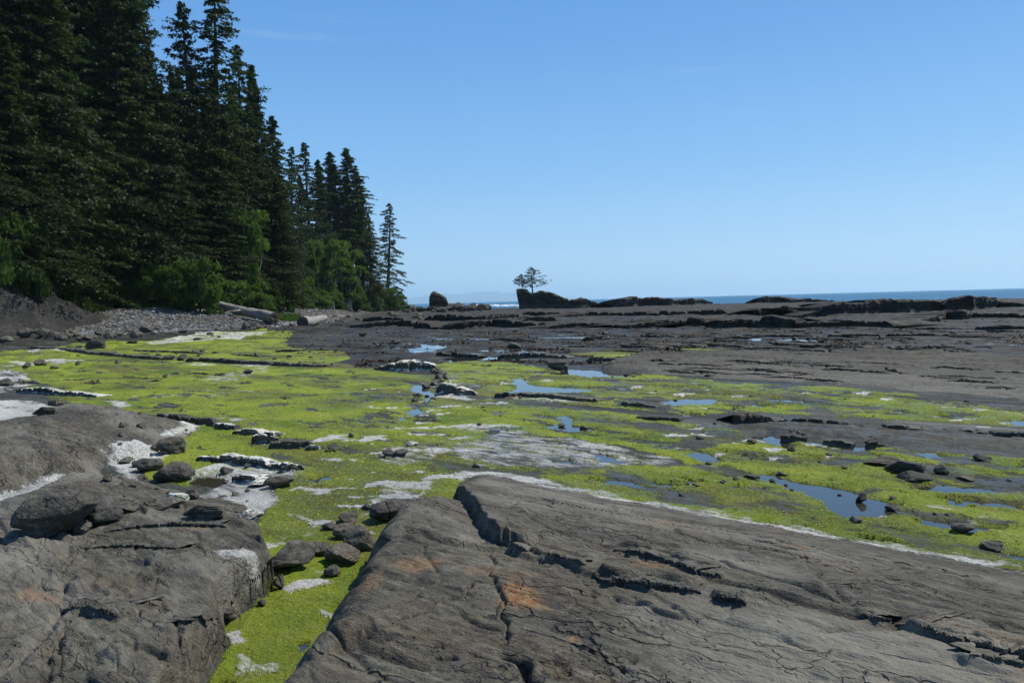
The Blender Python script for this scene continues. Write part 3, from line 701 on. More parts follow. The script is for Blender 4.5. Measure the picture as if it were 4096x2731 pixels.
# films of water standing on the far flat
film_poly = px([(1480, 1400), (1640, 1352), (1900, 1330), (2300, 1335), (2640, 1345), (3500, 1350), (4096, 1375), (4096, 1395), (3300, 1372), (2700, 1372), (2500, 1400), (2100, 1412), (1800, 1420)])
film = ss(-1.0, 1.0, sd_poly(X, Y, film_poly, 6.0)) * ss(0.05, 0.09, fbm(T_ * 0.16, S_ * 0.5, 5, 91, 0.6))
film = np.maximum(film, ss(0.15, 0.19, fbm(T_ * 0.25, S_ * 0.9, 4, 92, 0.6)) * region([green_polys[1]], 0.3) * (X > -2) * ss(30, 22, RR))
film = np.maximum(film, ss(0.21, 0.25, fbm(T_ * 0.7, S_ * 1.6, 4, 93, 0.6)) * region([green_polys[2]], 0.3) * ss(-0.5, 1.5, X))
film *= (H < 0.2) & ~mR & ~m1_ & ~m2_
poolid = np.where((film > 0.5) & (poolid < 0), len(pool_specs), poolid)
ispool = (poolid >= 0) & ~mR & ~m1_ & ~m2_
poolm = np.where(mR | m1_ | m2_, 0, poolm)
H = np.where(ispool, -0.03, H * (1 - poolm) - 0.02 * poolm)
H = np.where((film > 0.5) & ispool & (RR > 28), np.maximum(-0.03, 0.0), H)
filmz = (poolid == len(pool_specs)) & (RR > 28) & ispool
H = np.where(filmz, 0.0, H)

onslab = mR | m1_ | m2_
green = green * ~onslab * (1 - mStrip * (0.55 + 0.6 * (fbm(T_ * 0.7, S_ * 1.4, 3, 95) < 0.12))) * (H < 1.0)
sparse = region([green_polys[1], green_polys[2]], 0.3) * ss(-1.5, 1.0, X)
green = green * (1 - sparse * 0.62 * ss(-0.25, 0.3, fbm(T_ * 0.5, S_ * 1.1, 5, 96, 0.6))) 
green = green * (1 - 0.5 * ss(0.08, 0.4, fbm(T_ * 0.22, S_ * 0.6, 5, 97, 0.6)))
green *= 1 - 0.68 * ss(-0.02, 0.32, fbm(T_ * 0.9, S_ * 2.2, 5, 209, 0.65)) * ss(7, 13, RR)
green = np.clip(green, 0, 1)
crust = region([px(white_spec[7][0]), px(white_spec[6][0])], 0.3)
green *= 1 - 0.5 * crust
# lumpy weed
tuft = np.clip(fbm(X * 5, Y * 5, 4, 98, 0.6) + 0.35, 0, 1)
H += (green > 0.5) * ~ispool * tuft * 0.035 * ss(40, 15, RR)
H += (white > 0.5) * ~ispool * (0.004 + 0.018 * np.clip(fbm(X * 3.5, Y * 3.5, 3, 99) + 0.25, 0, 1)) * ss(45, 20, RR)

flat = ~onslab
wet = np.where(flat, 0.45 + 0.5 * ss(-0.1, 0.2, fbm(T_ * 0.3, S_ * 0.8, 4, 101)), 0.0) * (sdB < 0) * (1 - mS * 0.8) * (1 - ss(70, 120, RR) * 0.4)
wet = np.clip(np.maximum(wet, poolm), 0, 1)
rust = np.zeros(X.shape)
for p, k, z in [([(2015, 2330), (2060, 2305), (2150, 2345), (2190, 2400), (2215, 2420), (2090, 2410), (2010, 2390)], 1.0, 0.48), ([(1560, 2250), (1680, 2235), (1760, 2250), (1750, 2275), (1620, 2290)], 0.6, 0.44), ([(1470, 2310), (1540, 2300), (1540, 2370), (1450, 2400)], 0.45, 0.4), ([(1880, 2260), (1950, 2265), (1930, 2290), (1870, 2290)], 0.6, 0.45),
                ([(60, 2380), (140, 2350), (220, 2375), (240, 2395), (120, 2400)], 0.6, 0.38), ([(700, 2080), (800, 2070), (830, 2090), (740, 2110)], 0.4, 0.35), ([(2280, 2520), (2320, 2520), (2310, 2540)], 0.8, 0.5), ([(3100, 2170), (3250, 2190), (3200, 2210)], 0.4, 0.3)]:
    rust = np.maximum(rust, k * ss(-0.05, 0.06, sd_poly(XW, YW, px(p, z), 0.6)))
rust = np.maximum(rust, 0.35 * mR * ss(0.3, 0.5, fbm(T_ * 0.8, S_ * 1.5, 4, 102)))
pale = np.zeros(X.shape)
for p, k, z in [([(2700, 2215), (2850, 2200), (3050, 2260), (3250, 2330), (3150, 2360), (2950, 2320), (2800, 2270)], 0.8, 0.42), ([(2950, 2360), (3050, 2390), (3100, 2470), (2980, 2450)], 0.7, 0.46), ([(2800, 2430), (2760, 2380), (2850, 2420), (2990, 2460)], 0.7, 0.46), ([(1800, 2160), (1840, 2140), (1910, 2160), (1880, 2185)], 1.2, 0.4),
                ([(560, 2060), (700, 2040), (860, 2080), (760, 2110), (600, 2085)], 0.6, 0.35), ([(60, 2385), (150, 2350), (250, 2380), (230, 2400)], 0.6, 0.38), ([(0, 2640), (90, 2560), (120, 2540), (60, 2620), (0, 2700)], 0.6, 0.38), ([(240, 2260), (270, 2260), (260, 2420), (200, 2470), (230, 2400)], 0.5, 0.38)]:
    pale = np.maximum(pale, 0.8 * k * ss(-0.2, 0.28, sd_poly(XW, YW, px(p, z), 0.6) + 0.15 * fbm(T_ * 1.5, S_ * 3, 3, 104)))
pale = np.maximum(pale, 0.5 * ss(0.05, 0.4, fbm(T_ * 0.35, S_ * 0.6, 4, 103)) * onslab)
pale = np.maximum(pale, 0.55 * crust)
pale = np.maximum(pale, mS * 0.5 * (1 - rampS))
sand = (flat & (sdB < 0)) * (1 - 0.75 * mS) * (1 - 0.7 * mStrip) * ss(320, 220, RR)
sand = np.where(sdB > -3, ss(0, -3, sdB) * sand, sand)
weed = 0.5 * mS * rampS + np.where(flat, ss(25, 34, RR) * ss(75, 50, RR) * ss(-14, -6, X) * (1 - mS) * 0.9 + ss(50, 75, RR) * 0.95, 0) * (sdB < -3)
soil = ss(-2.5, 0.5, sdB - BW + 1.5 * wc_) * ~((cliff_m) & (cliff_h < 6.0))
soil = np.maximum(soil, ss(5.2, 6.6, cliff_h))
beach = (sdB > 0) & (soil < 0.5) & ~cliff_m

A1 = np.stack([green, np.clip(white, 0, 1), wet, rust], -1).reshape(-1, 4)
A2 = np.stack([sand, weed, pale, soil], -1).reshape(-1, 4)
V = np.stack([X, Y, H], -1).reshape(-1, 3)
# bedding of the cliff juts out sideways
bed = H * 1.5 + 0.12 * X + 0.25 * Y + 0.8 * fbm(X * 0.15, Y * 0.15 + H * 0.1, 3, 76); bi = np.floor(bed)
jut = np.where(cliff_m, (cellrand(bi, 77) - 0.5) * 0.9 * ss(0.2, 1.5, cliff_h) + 0.5 * fbm(Y * 0.5 + H * 0.4, H * 1.1, 3, 78) * ss(0.2, 1.5, cliff_h), 0).ravel()
V[:, 0] += jut * 0.8; V[:, 1] -= jut * 0.5

def gh(x, y):
    """ground height at world points"""
    x = np.asarray(x, float); y = np.asarray(y, float)
    r = np.hypot(x, y); t = np.arctan2(x, y)
    i = np.clip(np.interp(r, rr, np.arange(NR)), 0, NR - 1.001); j = np.clip(np.interp(t, th, np.arange(NC)), 0, NC - 1.001)
    i0 = i.astype(int); j0 = j.astype(int); fi = i - i0; fj = j - j0
    return (H[i0, j0] * (1 - fi) + H[i0 + 1, j0] * fi) * (1 - fj) + (H[i0, j0 + 1] * (1 - fi) + H[i0 + 1, j0 + 1] * fi) * fj

def hit(u, v):
    """where the line of sight through a photo pixel meets the ground"""
    d = ray(u, v)
    s = np.exp(np.linspace(math.log(1.5), math.log(320), 3000)) / math.hypot(d[0], d[1])
    x, y, z = d[0] * s, d[1] * s, HC + d[2] * s
    g = gh(x, y)
    k = np.nonzero(z <= g)[0]
    k = k[0] if len(k) else len(s) - 1
    return np.array([x[k], y[k], g[k]])

# ---- split the sheet into objects by what covers it
ci, cj = np.meshgrid(np.arange(NR - 1), np.arange(NC - 1), indexing='ij')
v00 = (ci * NC + cj).ravel()
Q = np.stack([v00, v00 + 1, v00 + NC + 1, v00 + NC], 1)
def favg(a): return (a[:-1, :-1] + a[1:, :-1] + a[:-1, 1:] + a[1:, 1:]).ravel() / 4.0
CL = np.zeros(len(Q), int)                                   # 0 shelf
CL[favg(soil) > 0.5] = 8
CL[favg(beach.astype(float)) > 0.5] = 7
CL[favg(cliff_m.astype(float)) * (favg(soil) < 0.5) > 0.5] = 9
CL[favg(m2_.astype(float)) > 0.5] = 6
CL[favg(m1_.astype(float)) > 0.5] = 5
CL[favg(mR.astype(float)) > 0.5] = 4
fgreen, fwhite = favg(green), favg(white)
CL[(fgreen > 0.45) & (CL == 0)] = 1
CL[(fwhite > 0.42) & (CL < 7)] = 2
fp = poolid.copy(); fp[~ispool] = -1
fpmin = np.minimum(np.minimum(fp[:-1, :-1], fp[1:, :-1]), np.minimum(fp[:-1, 1:], fp[1:, 1:])).ravel()
CL[fpmin >= 0] = 100 + fpmin[fpmin >= 0]
keep = favg(H) > -2.6

def submesh(name, sel, mat, extra=None):
    q = Q[sel]
    ids, inv = np.unique(q, return_inverse=True)
    vv = V[ids]; ff = inv.reshape(-1, 4)
    a1 = A1[ids]; a2 = A2[ids]; faces = [ff]
    mats = [mat]
    var = np.zeros((len(vv), 4)); nb = len(ff)
    if extra is not None:
        bv, bf, bvar, bmat = extra
        faces.append(bf + len(vv)); vv = np.concatenate([vv, bv]); z4 = np.zeros((len(bv), 4))
        a1 = np.concatenate([a1, z4]); a2 = np.concatenate([a2, z4]); var = np.concatenate([var, bvar]); mats.append(bmat)
    me = mesh_np(name, vv, faces, mats, True, {'m1': a1, 'm2': a2, 'var': var} if extra is not None else {'m1': a1, 'm2': a2})
    if extra is not None:
        mi = np.zeros(len(me.polygons), np.int32); mi[nb:] = 1
        me.polygons.foreach_set('material_index', mi)
    return link(name, me)

def blades(sel, count, rmax, length, width, lift, flatdir=None, droop=0.0):
    """thin ribbons of weed lying on the chosen faces"""
    fr_ = favg(RR); pr = np.where(sel, np.clip((rmax - fr_) / (rmax * 0.75), 0, 1) ** 1.3, 0)
    pick = rng.choice(len(pr), count, p=pr / pr.sum())
    q = Q[pick]; a, b = rng.random(count), rng.random(count)
    P = V[q[:, 0]] * ((1 - a) * (1 - b))[:, None] + V[q[:, 1]] * (a * (1 - b))[:, None] + V[q[:, 2]] * (a * b)[:, None] + V[q[:, 3]] * ((1 - a) * b)[:, None]
    r = np.hypot(P[:, 0], P[:, 1]); sc = np.clip(r / 6.0, 0.7, 2.0) * rng.uniform(0.5, 1.5, count)
    ang = rng.random(count) * 2 * np.pi if flatdir is None else flatdir + rng.normal(0, 0.5, count)
    dx, dy = np.cos(ang), np.sin(ang)
    L = length * sc; W = width * sc * rng.uniform(0.6, 1.4, count)
    up1 = lift * sc * rng.uniform(0.2, 1.2, count); up2 = up1 * rng.uniform(-0.3, 0.9, count) - droop * sc
    D = np.stack([dx, dy, np.zeros(count)], 1); N = np.stack([-dy, dx, np.zeros(count)], 1)
    tw = rng.normal(0, 0.5, count) * W
    z = np.zeros((count, 3)); z[:, 2] = 1
    P = P - z * 0.006
    p0 = P + N * W[:, None] * 0.5; p1 = P - N * W[:, None] * 0.5
    mid = P + D * (L * 0.55)[:, None] + z * up1[:, None]
    p2 = mid - N * W[:, None] * 0.45 + z * tw[:, None]; p3 = mid + N * W[:, None] * 0.45
    p4 = P + D * L[:, None] + z * up2[:, None]
    bv = np.stack([(p0 + p1) / 2, p2, p4, p3], 1).reshape(-1, 3)
    k = np.arange(count)[:, None] * 4
    bf = np.concatenate([k + [0, 1, 3], k + [1, 2, 3]])
    cl_ = np.clip(0.5 + 1.1 * fbm(P[:, 0] * 0.9, P[:, 1] * 0.9, 4, 207, 0.6) + rng.normal(0, 0.22, count), 0, 1)
    var = np.repeat(np.stack([cl_, (rng.random(count) > 0.82) * 1.0, np.zeros(count), np.ones(count)], 1), 4, 0)
    return bv, bf, var

S = lambda o: tag(o, kind='structure')
S(submesh('rock_shelf', (CL == 0) & keep, M['ground']))
gb = blades((CL == 1) & (fgreen > 0.55), 170000, 40, 0.022, 0.004, 0.0035)
tag(submesh('green_algae', CL == 1, M['ground'], (*gb, M['blade'])), 'bright green algae carpet covering the tidal flat', 'algae', kind='stuff')
wb_ = blades((CL == 2) & (fwhite > 0.58), 60000, 36, 0.036, 0.0026, 0.0008, -0.7, 0.001)
tag(submesh('bleached_algae', CL == 2, M['ground'], (*wb_, M['white_blade'])), 'white sun-bleached algae draped over rock and flat', 'algae', kind='stuff')
kelp_sel = (CL == 0) & (favg(RR) > 27) & (favg(RR) < 75) & (favg(X) > -17) & (favg(sdB) < -4)
kb = blades(kelp_sel & (favg(fbm(T_ * 0.2, S_ * 0.5, 4, 208, 0.6)) > 0.16), 15000, 90, 0.09, 0.03, 0.012)
tag(link('brown_kelp', mesh_np('brown_kelp', kb[0], kb[1], M['kelp'], False, {'var': kb[2]})), 'scraps of brown kelp strewn over the far wet flat', 'kelp', kind='stuff')
S(submesh('foreground_slab_right', CL == 4, M['ground']))
S(submesh('foreground_slab_left', CL == 5, M['ground']))
S(submesh('middle_slab_left', CL == 6, M['ground']))
S(submesh('pebble_beach', CL == 7, M['ground']))
S(submesh('forest_hill', (CL == 8), M['ground']))
S(submesh('cliff', CL == 9, M['cliff']))
for i, (lab, p) in enumerate(pool_specs):
    sel = CL == 100 + i
    if sel.sum() > 3: o = S(submesh('tide_pool', sel, M['pool'])); o['label'] = lab
o = submesh('shallow_water', CL == 100 + len(pool_specs), M['pool']); S(o); o['label'] = 'thin films of water standing on the far flat and in the algae'

# ------------------------------------------------------------------ sea and far coast
n_a, n_r = 96, 40
ra = np.exp(np.linspace(math.log(60), math.log(31000), n_r)); aa = np.linspace(0, 2 * np.pi, n_a, endpoint=False)
sv = np.stack([np.outer(ra, np.sin(aa)), np.outer(ra, np.cos(aa)), np.full((n_r, n_a), -1.5)], -1).reshape(-1, 3)
ii, jj = np.meshgrid(np.arange(n_r - 1), np.arange(n_a), indexing='ij')
sf = np.stack([ii * n_a + jj, ii * n_a + (jj + 1) % n_a, (ii + 1) * n_a + (jj + 1) % n_a, (ii + 1) * n_a + jj], -1).reshape(-1, 4)
def make_sea():
    m, nt, n, l, p = nodes_of('sea_water'); g = G(nt); P = g.pos()
    t = g.noise(g.mapping(P, scale=(0.35, 1, 1)), 0.25, 5, 0.65); t2 = g.noise(g.mapping(P, scale=(0.15, 1, 1)), 0.03, 4, 0.6)
    l.new(g.mix(g.ramp(t2, 0.35, 0.65), (0.025, 0.11, 0.205), (0.04, 0.15, 0.26)), p.inputs['Base Color'])
    p.inputs['Roughness'].default_value = 0.45; p.inputs['IOR'].default_value = 1.33; p.inputs['Specular IOR Level'].default_value = 0.22
    l.new(g.bump(t, 1.2, 1.0), p.inputs['Normal'])
    return m
S(link('sea', mesh_np('sea', sv, sf, make_sea())))

def far_range(name, prof, dist, depth, label):
    us = np.linspace(prof[0][0], prof[-1][0], 160); vs = np.interp(us, [p[0] for p in prof], [p[1] for p in prof])
    vs = vs + 3.0 * fbm(us * 0.02, us * 0, 4, 5)
    rows = []
    for k, (f, hk) in enumerate([(-0.6, 0.0), (-0.3, 0.55), (0, 1.0), (0.5, 0.6), (1.0, 0.0)]):
        pts = []
        for u, v in zip(us, vs):
            q = atd(u, v, dist); hz = max(q[2], 2.0)
            pts.append((q[0] * (1 + f * depth / dist), dist + f * depth, -3 + (hz + 3) * hk))
        rows.append(pts)
    n = len(us); vv = np.array(rows).reshape(-1, 3); i, j = np.meshgrid(np.arange(4), np.arange(n - 1), indexing='ij')
    ff = np.stack([i * n + j, i * n + j + 1, (i + 1) * n + j + 1, (i + 1) * n + j], -1).reshape(-1, 4)
    o = link(name, mesh_np(name, vv, ff, make_simple('far_land', (0.05, 0.08, 0.06), (0.08, 0.1, 0.08), 0.01))); S(o); o['label'] = label
far_range('far_hills', [(1480, 1214), (1620, 1196), (1720, 1180), (1790, 1176), (1860, 1176), (1900, 1168), (1990, 1166), (2010, 1172), (2060, 1168), (2200, 1180), (2300, 1190), (2420, 1198)], 29500, 1200, 'faint blue hills on the horizon behind the islet')

# ------------------------------------------------------------------ rock ledges, reefs and stacks
def noise3(P, f, seed):
    return (pn(P[:, 0] * f + P[:, 2] * f * 0.7, P[:, 1] * f + 3.1, seed) + pn(P[:, 1] * f, P[:, 2] * f * 1.3 + 7, seed + 1) + pn(P[:, 2] * f * 1.1, P[:, 0] * f, seed + 2)) / 1.6

def ridge(name, pts, back, mat, label=None, cat='rock ledge', group=None, z=None, seed=0, rough=1.0, step=None, blocky=1.0, fall=0.3, overhang=0.0, fine=1, onhit=False, tip=0.04, dist_=None, beetle=0.0):
    """rock outcrop whose front foot and crest follow (u, foot v, crest v) sights; the foot stands on the ground"""
    us = np.array([p[0] for p in pts], float); vt = np.array([p[1] for p in pts], float); vc = np.array([p[2] for p in pts], float)
    N = int(np.clip((us[-1] - us[0]) / (step or 3.5), 24, 260))
    t = np.linspace(0, 1, N); uu = us[0] + (us[-1] - us[0]) * t
    vt_ = np.interp(uu, us, vt); vc_ = np.interp(uu, us, vc)
    foot = np.array([hit(u, v) if onhit else atz(u, v, 0.0 if z is None else z) for u, v in zip(uu, vt_)])
    if dist_ is not None: foot = np.array([atd(u, v, dist_) for u, v in zip(uu, vt_)]); foot[:, 2] = -0.2
    dist = foot[:, 1]
    if dist_ is not None: vt_ = vc_ + np.array([atd(u, v, dist_)[2] + 0.2 for u, v in zip(uu, vc_)]) * FPX / dist_
    h = np.maximum((vt_ - vc_) * dist / FPX, 0.02)
    # broken blocks along the length
    Ls = np.concatenate([[0], np.cumsum(np.hypot(np.diff(foot[:, 0]), np.diff(foot[:, 1])))])
    hm = max(h.mean(), 0.05)
    q = Ls / (hm * 2.6) + 0.8 * pn(Ls / (hm * 5) + seed, Ls * 0, seed)
    cid = np.floor(q).astype(int); fr = q - cid
    hb = 1 - blocky * 0.35 * cellrand(cid, seed + 3) * (cellrand(cid, seed + 4) > 0.45)
    gap = 1 - blocky * 0.5 * np.exp(-((fr - 0.5) / 0.06) ** 2 * 0 - (np.minimum(fr, 1 - fr) / 0.07) ** 2) * (cellrand(cid, seed + 8) > 0.3)
    fo = blocky * (cellrand(cid, seed + 5) - 0.5) * 0.7 * h
    e = np.clip(np.minimum(t, 1 - t) / tip, 0, 1) ** 0.5
    h2 = h * hb * gap * (0.25 + 0.75 * e)
    tx = np.gradient(foot[:, 0]); ty = np.gradient(foot[:, 1]); k = np.ones(9) / 9
    if N > 20: tx = np.convolve(np.pad(tx, 4, 'edge'), k, 'valid'); ty = np.convolve(np.pad(ty, 4, 'edge'), k, 'valid')
    ln = np.hypot(tx, ty) + 1e-9; nx, ny = -ty / ln, tx / ln
    bk = back * (0.7 + 0.6 * (0.5 + pn(Ls / max(back, 0.3) * 0.7, Ls * 0 + 2, seed + 6)))
    prof = [(-0.25, 0, -0.5), (-0.06, 0, 0.0), (0.06, 0, 0.12), (0.14 + overhang, 0, 0.28), (0.12 + overhang, 0, 0.42), (0.02, 0, 0.58), (0.03, 0, 0.72), (-0.04, 0, 0.84), (0.0, 0, 0.95), (0.12, 0.03, 1.0), (0.1, 0.18, 0.97), (0, 0.4, 0.88), (0, 0.65, 0.88 - fall), (0, 0.88, 0.7 - 1.6 * fall), (0, 1.0, 0.1), (0.1, 1.04, -0.5)]
    pr_ = np.array(prof); kk = np.linspace(0, len(prof) - 1, (len(prof) - 1) * fine + 1)
    prof = [tuple(np.interp(q_, np.arange(len(pr_)), pr_[:, c_]) for c_ in range(3)) for q_ in kk]
    rows = []
    for (a, b, c) in prof:
        o = a * h + b * bk + fo * (1 if b < 0.3 else 0.5)
        rows.append(np.stack([foot[:, 0] + nx * o, foot[:, 1] + ny * o, foot[:, 2] + c * (h2 if c > 0 else h)], 1))
    P = np.stack(rows).reshape(-1, 3)
    d1 = noise3(P, 0.9 / hm, seed + 11); d2 = noise3(P, 3.0 / hm, seed + 21); d3 = noise3(P, 9.0 / hm, seed + 31)
    disp = hm * rough * (0.16 * d1 + 0.10 * d2 + 0.05 * d3)
    lay = (P[:, 2] / hm * 3.1 + 0.5 * d1); lay = lay - np.floor(lay)
    nxx = np.tile(nx, len(prof)); nyy = np.tile(ny, len(prof))
    frontw = np.repeat([1 if b < 0.1 else 0.35 for a, b, c in prof], N)
    upw = np.repeat([1 if c > 0.5 else 0.0 for a, b, c in prof], N)
    P[:, 0] -= nxx * (disp + 0.10 * hm * (lay - 0.5)) * frontw; P[:, 1] -= nyy * (disp + 0.10 * hm * (lay - 0.5)) * frontw
    P[:, 2] += disp * 0.6 * upw
    if beetle: P[:, 0] -= beetle * np.clip(P[:, 2] / hm, 0, 2) ** 1.5 * hm * np.tile(np.exp(-t / 0.09), len(prof))
    m = len(prof)
    i, j = np.meshgrid(np.arange(m - 1), np.arange(N - 1), indexing='ij')
    ff = np.stack([i * N + j, i * N + j + 1, (i + 1) * N + j + 1, (i + 1) * N + j], -1).reshape(-1, 4)
    base = np.array([foot[:, 0].mean(), foot[:, 1].mean(), foot[:, 2].mean()])
    o = link(name, mesh_np(name, P - base, ff, mat, False), None, base)
    if label: tag(o, label, cat, group)
    return o

LED = [
    # (points, depth of the slab behind, material, label)
    ([(105, 1390, 1384), (240, 1402, 1390), (400, 1420, 1407), (540, 1434, 1421), (655, 1442, 1424)], 0.9, 'rock', 'long thin dark ledge line crossing the far left algae'),
    ([(740, 1447, 1431), (860, 1450, 1432), (980, 1455, 1441), (1083, 1458, 1446)], 0.8, 'rock', 'dark ledge with a white algae fringe along its foot, far left'),
    ([(1085, 1462, 1446), (1180, 1467, 1450), (1300, 1470, 1459), (1400, 1470, 1463)], 0.7, 'rock', 'broken dark ledge right of the white-fringed one'),
    ([(530, 1404, 1397), (700, 1415, 1403), (815, 1421, 1409)], 0.6, 'rock', 'thin ledge between the far left ledges and the pebble beach'),
    ([(880, 1422, 1414), (960, 1426, 1417), (1035, 1428, 1420)], 0.5, 'rock', 'short low ledge in the middle of the far left algae'),
    ([(1100, 1406, 1398), (1250, 1406, 1396), (1385, 1404, 1399)], 0.6, 'rock', 'low ledge where the far algae meets the dark flat'),
    ([(60, 1570, 1549), (160, 1573, 1548), (240, 1580, 1560), (385, 1590, 1574)], 0.45, 'rock_white', 'crumbling ledge under white algae at the left edge'),
    ([(190, 1622, 1602), (225, 1624, 1601), (258, 1622, 1606)], 0.3, 'rock', 'small overhanging lip at the top of the left middle slab'),
    ([(385, 1646, 1626), (440, 1652, 1627), (470, 1655, 1635)], 0.3, 'rock', 'short dark lip on the upper edge of the left middle slab'),
    ([(490, 1660, 1636), (530, 1668, 1640), (570, 1668, 1648)], 0.35, 'rock', 'dark stepped lip in the middle of the left slab edge'),
    ([(590, 1675, 1653), (650, 1680, 1652), (720, 1688, 1658), (785, 1695, 1670)], 0.4, 'rock', 'longest dark lip near the tip of the left middle slab'),
    ([(785, 1695, 1670), (830, 1698, 1668), (860, 1710, 1680)], 0.3, 'rock', 'block of rock at the tip of the left middle slab'),
    ([(860, 1720, 1692), (900, 1722, 1692), (940, 1722, 1700)], 0.3, 'rock_white', 'small bleached ledge just past the slab tip'),
    ([(930, 1738, 1713), (1000, 1745, 1712), (1095, 1750, 1722)], 0.4, 'rock_white', 'bleached ledge leading away from the slab tip'),
    ([(1005, 1778, 1735), (1060, 1778, 1738), (1115, 1772, 1746)], 0.4, 'rock_white', 'black-faced ledge with hanging white algae'),
    ([(1075, 1795, 1757), (1160, 1795, 1760), (1255, 1788, 1764)], 0.5, 'rock', 'dark sloping ledge in the algae, below the black-faced one'),
    ([(785, 1845, 1812), (900, 1858, 1816), (1050, 1878, 1836), (1150, 1890, 1848), (1215, 1880, 1856)], 0.35, 'rock_white', 'long curved ledge bearded with white algae, left of the green channel'),
    ([(930, 1925, 1890), (990, 1935, 1886), (1060, 1935, 1900)], 0.3, 'rock_white', 'bleached low rock beside the brownish pool'),
    ([(10, 1722, 1702), (60, 1745, 1712), (120, 1758, 1725), (200, 1755, 1740)], 0.5, 'rock', 'dark ledge running across the left middle slab'),
    ([(1740, 1578, 1531), (1790, 1580, 1535), (1850, 1582, 1550), (1910, 1580, 1566)], 0.7, 'rock_white', 'bleached rock mound at the end of the dark rock line'),
    ([(1980, 1590, 1570), (2030, 1592, 1568), (2065, 1586, 1574)], 0.35, 'rock', 'dark block at the left end of the central ledge'),
    ([(2070, 1585, 1567), (2200, 1596, 1576), (2300, 1603, 1586), (2390, 1608, 1595)], 0.5, 'rock', 'long low central ledge with a bleached foot'),
    ([(2480, 1622, 1606), (2560, 1630, 1610), (2625, 1632, 1620)], 0.4, 'rock', 'faint low ledge right of the central ledge'),
    ([(2540, 1672, 1660), (2620, 1682, 1664), (2720, 1686, 1672)], 0.4, 'rock', 'dark broken ledge before the oval tide pool'),
    ([(1495, 1482, 1472), (1560, 1485, 1446), (1650, 1483, 1440), (1745, 1480, 1458)], 1.6, 'rock_white', 'humped grey rock mound with a bleached foot left of the pools'),
    ([(1740, 1424, 1407), (1820, 1426, 1408), (1915, 1428, 1414)], 0.6, 'rock', 'straight dark ledge behind the pale water sheet'),
    ([(1990, 1432, 1416), (2080, 1430, 1411), (2180, 1430, 1412), (2265, 1434, 1422)], 0.7, 'rock', 'low broken ledge behind the big brown boulder'),
    ([(2935, 1698, 1656), (3000, 1708, 1654), (3080, 1698, 1664), (3160, 1695, 1675)], 0.8, 'rock', 'largest of the broken black ledges in the algae on the right'),
    ([(3155, 1695, 1674), (3250, 1702, 1672), (3330, 1712, 1680), (3400, 1716, 1690)], 0.6, 'rock', 'second of the broken black ledges, counted from the left'),
    ([(3395, 1718, 1695), (3440, 1722, 1696), (3500, 1720, 1704)], 0.4, 'rock', 'smallest of the broken black ledges on the right'),
    ([(3545, 1732, 1699), (3610, 1732, 1700), (3740, 1735, 1718)], 0.5, 'rock', 'fourth of the broken black ledges, with a blocky left end'),
    ([(3765, 1728, 1712), (3880, 1745, 1714), (3975, 1752, 1722)], 0.5, 'rock', 'fifth broken black ledge, next to the right edge'),
    ([(3970, 1762, 1724), (4096, 1764, 1726), (4220, 1772, 1732)], 0.6, 'rock', 'broken black ledge cut off by the right edge'),
    ([(3120, 1760, 1740), (3170, 1768, 1740), (3230, 1765, 1750)], 0.4, 'rock', 'dark rock between the two pools under the broken ledges'),
    ([(3460, 1785, 1768), (3500, 1788, 1766), (3545, 1786, 1772)], 0.35, 'rock', 'dark rock on the rim of the long water strip'),
    ([(3290, 1772, 1758), (3350, 1778, 1758), (3410, 1782, 1768)], 0.35, 'rock', 'low dark edge along the long water strip'),
    ([(2535, 1448, 1420), (2600, 1436, 1414), (2690, 1430, 1410), (2800, 1430, 1411), (2900, 1430, 1412), (3110, 1436, 1419)], 0.5, 'rock', 'dark crest along the back of the right-hand rock shelf'),
    ([(2370, 1450, 1424), (2440, 1446, 1422), (2520, 1450, 1430)], 0.7, 'rock', 'dark crest left of the right-hand shelf'),
    ([(3120, 1440, 1420), (3220, 1440, 1422), (3300, 1444, 1428)], 0.5, 'rock', 'middle piece of the dark crest on the right-hand shelf'),
    ([(3540, 1450, 1432), (3600, 1452, 1430), (3680, 1454, 1440)], 0.5, 'rock', 'dark lump of crest on the right of the shelf'),
    ([(3320, 1475, 1458), (3400, 1475, 1458), (3480, 1474, 1466)], 0.4, 'rock', 'small dark step in the surface of the right-hand shelf'),
    ([(3480, 1460, 1452), (3560, 1494, 1468), (3620, 1508, 1494)], 0.5, 'rock', 'diagonal dark gash in the right-hand shelf'),
    ([(3200, 1410, 1396), (3290, 1420, 1398), (3410, 1422, 1410)], 0.8, 'rock', 'black undercut edge behind the right-hand shelf'),
    ([(3600, 1420, 1408), (3700, 1424, 1408), (3760, 1420, 1412)], 0.8, 'rock', 'short black undercut edge behind the shelf, far right'),
]
for i, (p, b, mt, lab) in enumerate(LED):
    ridge('rock_ledge', p, b, M[mt], lab, seed=100 + i * 7)
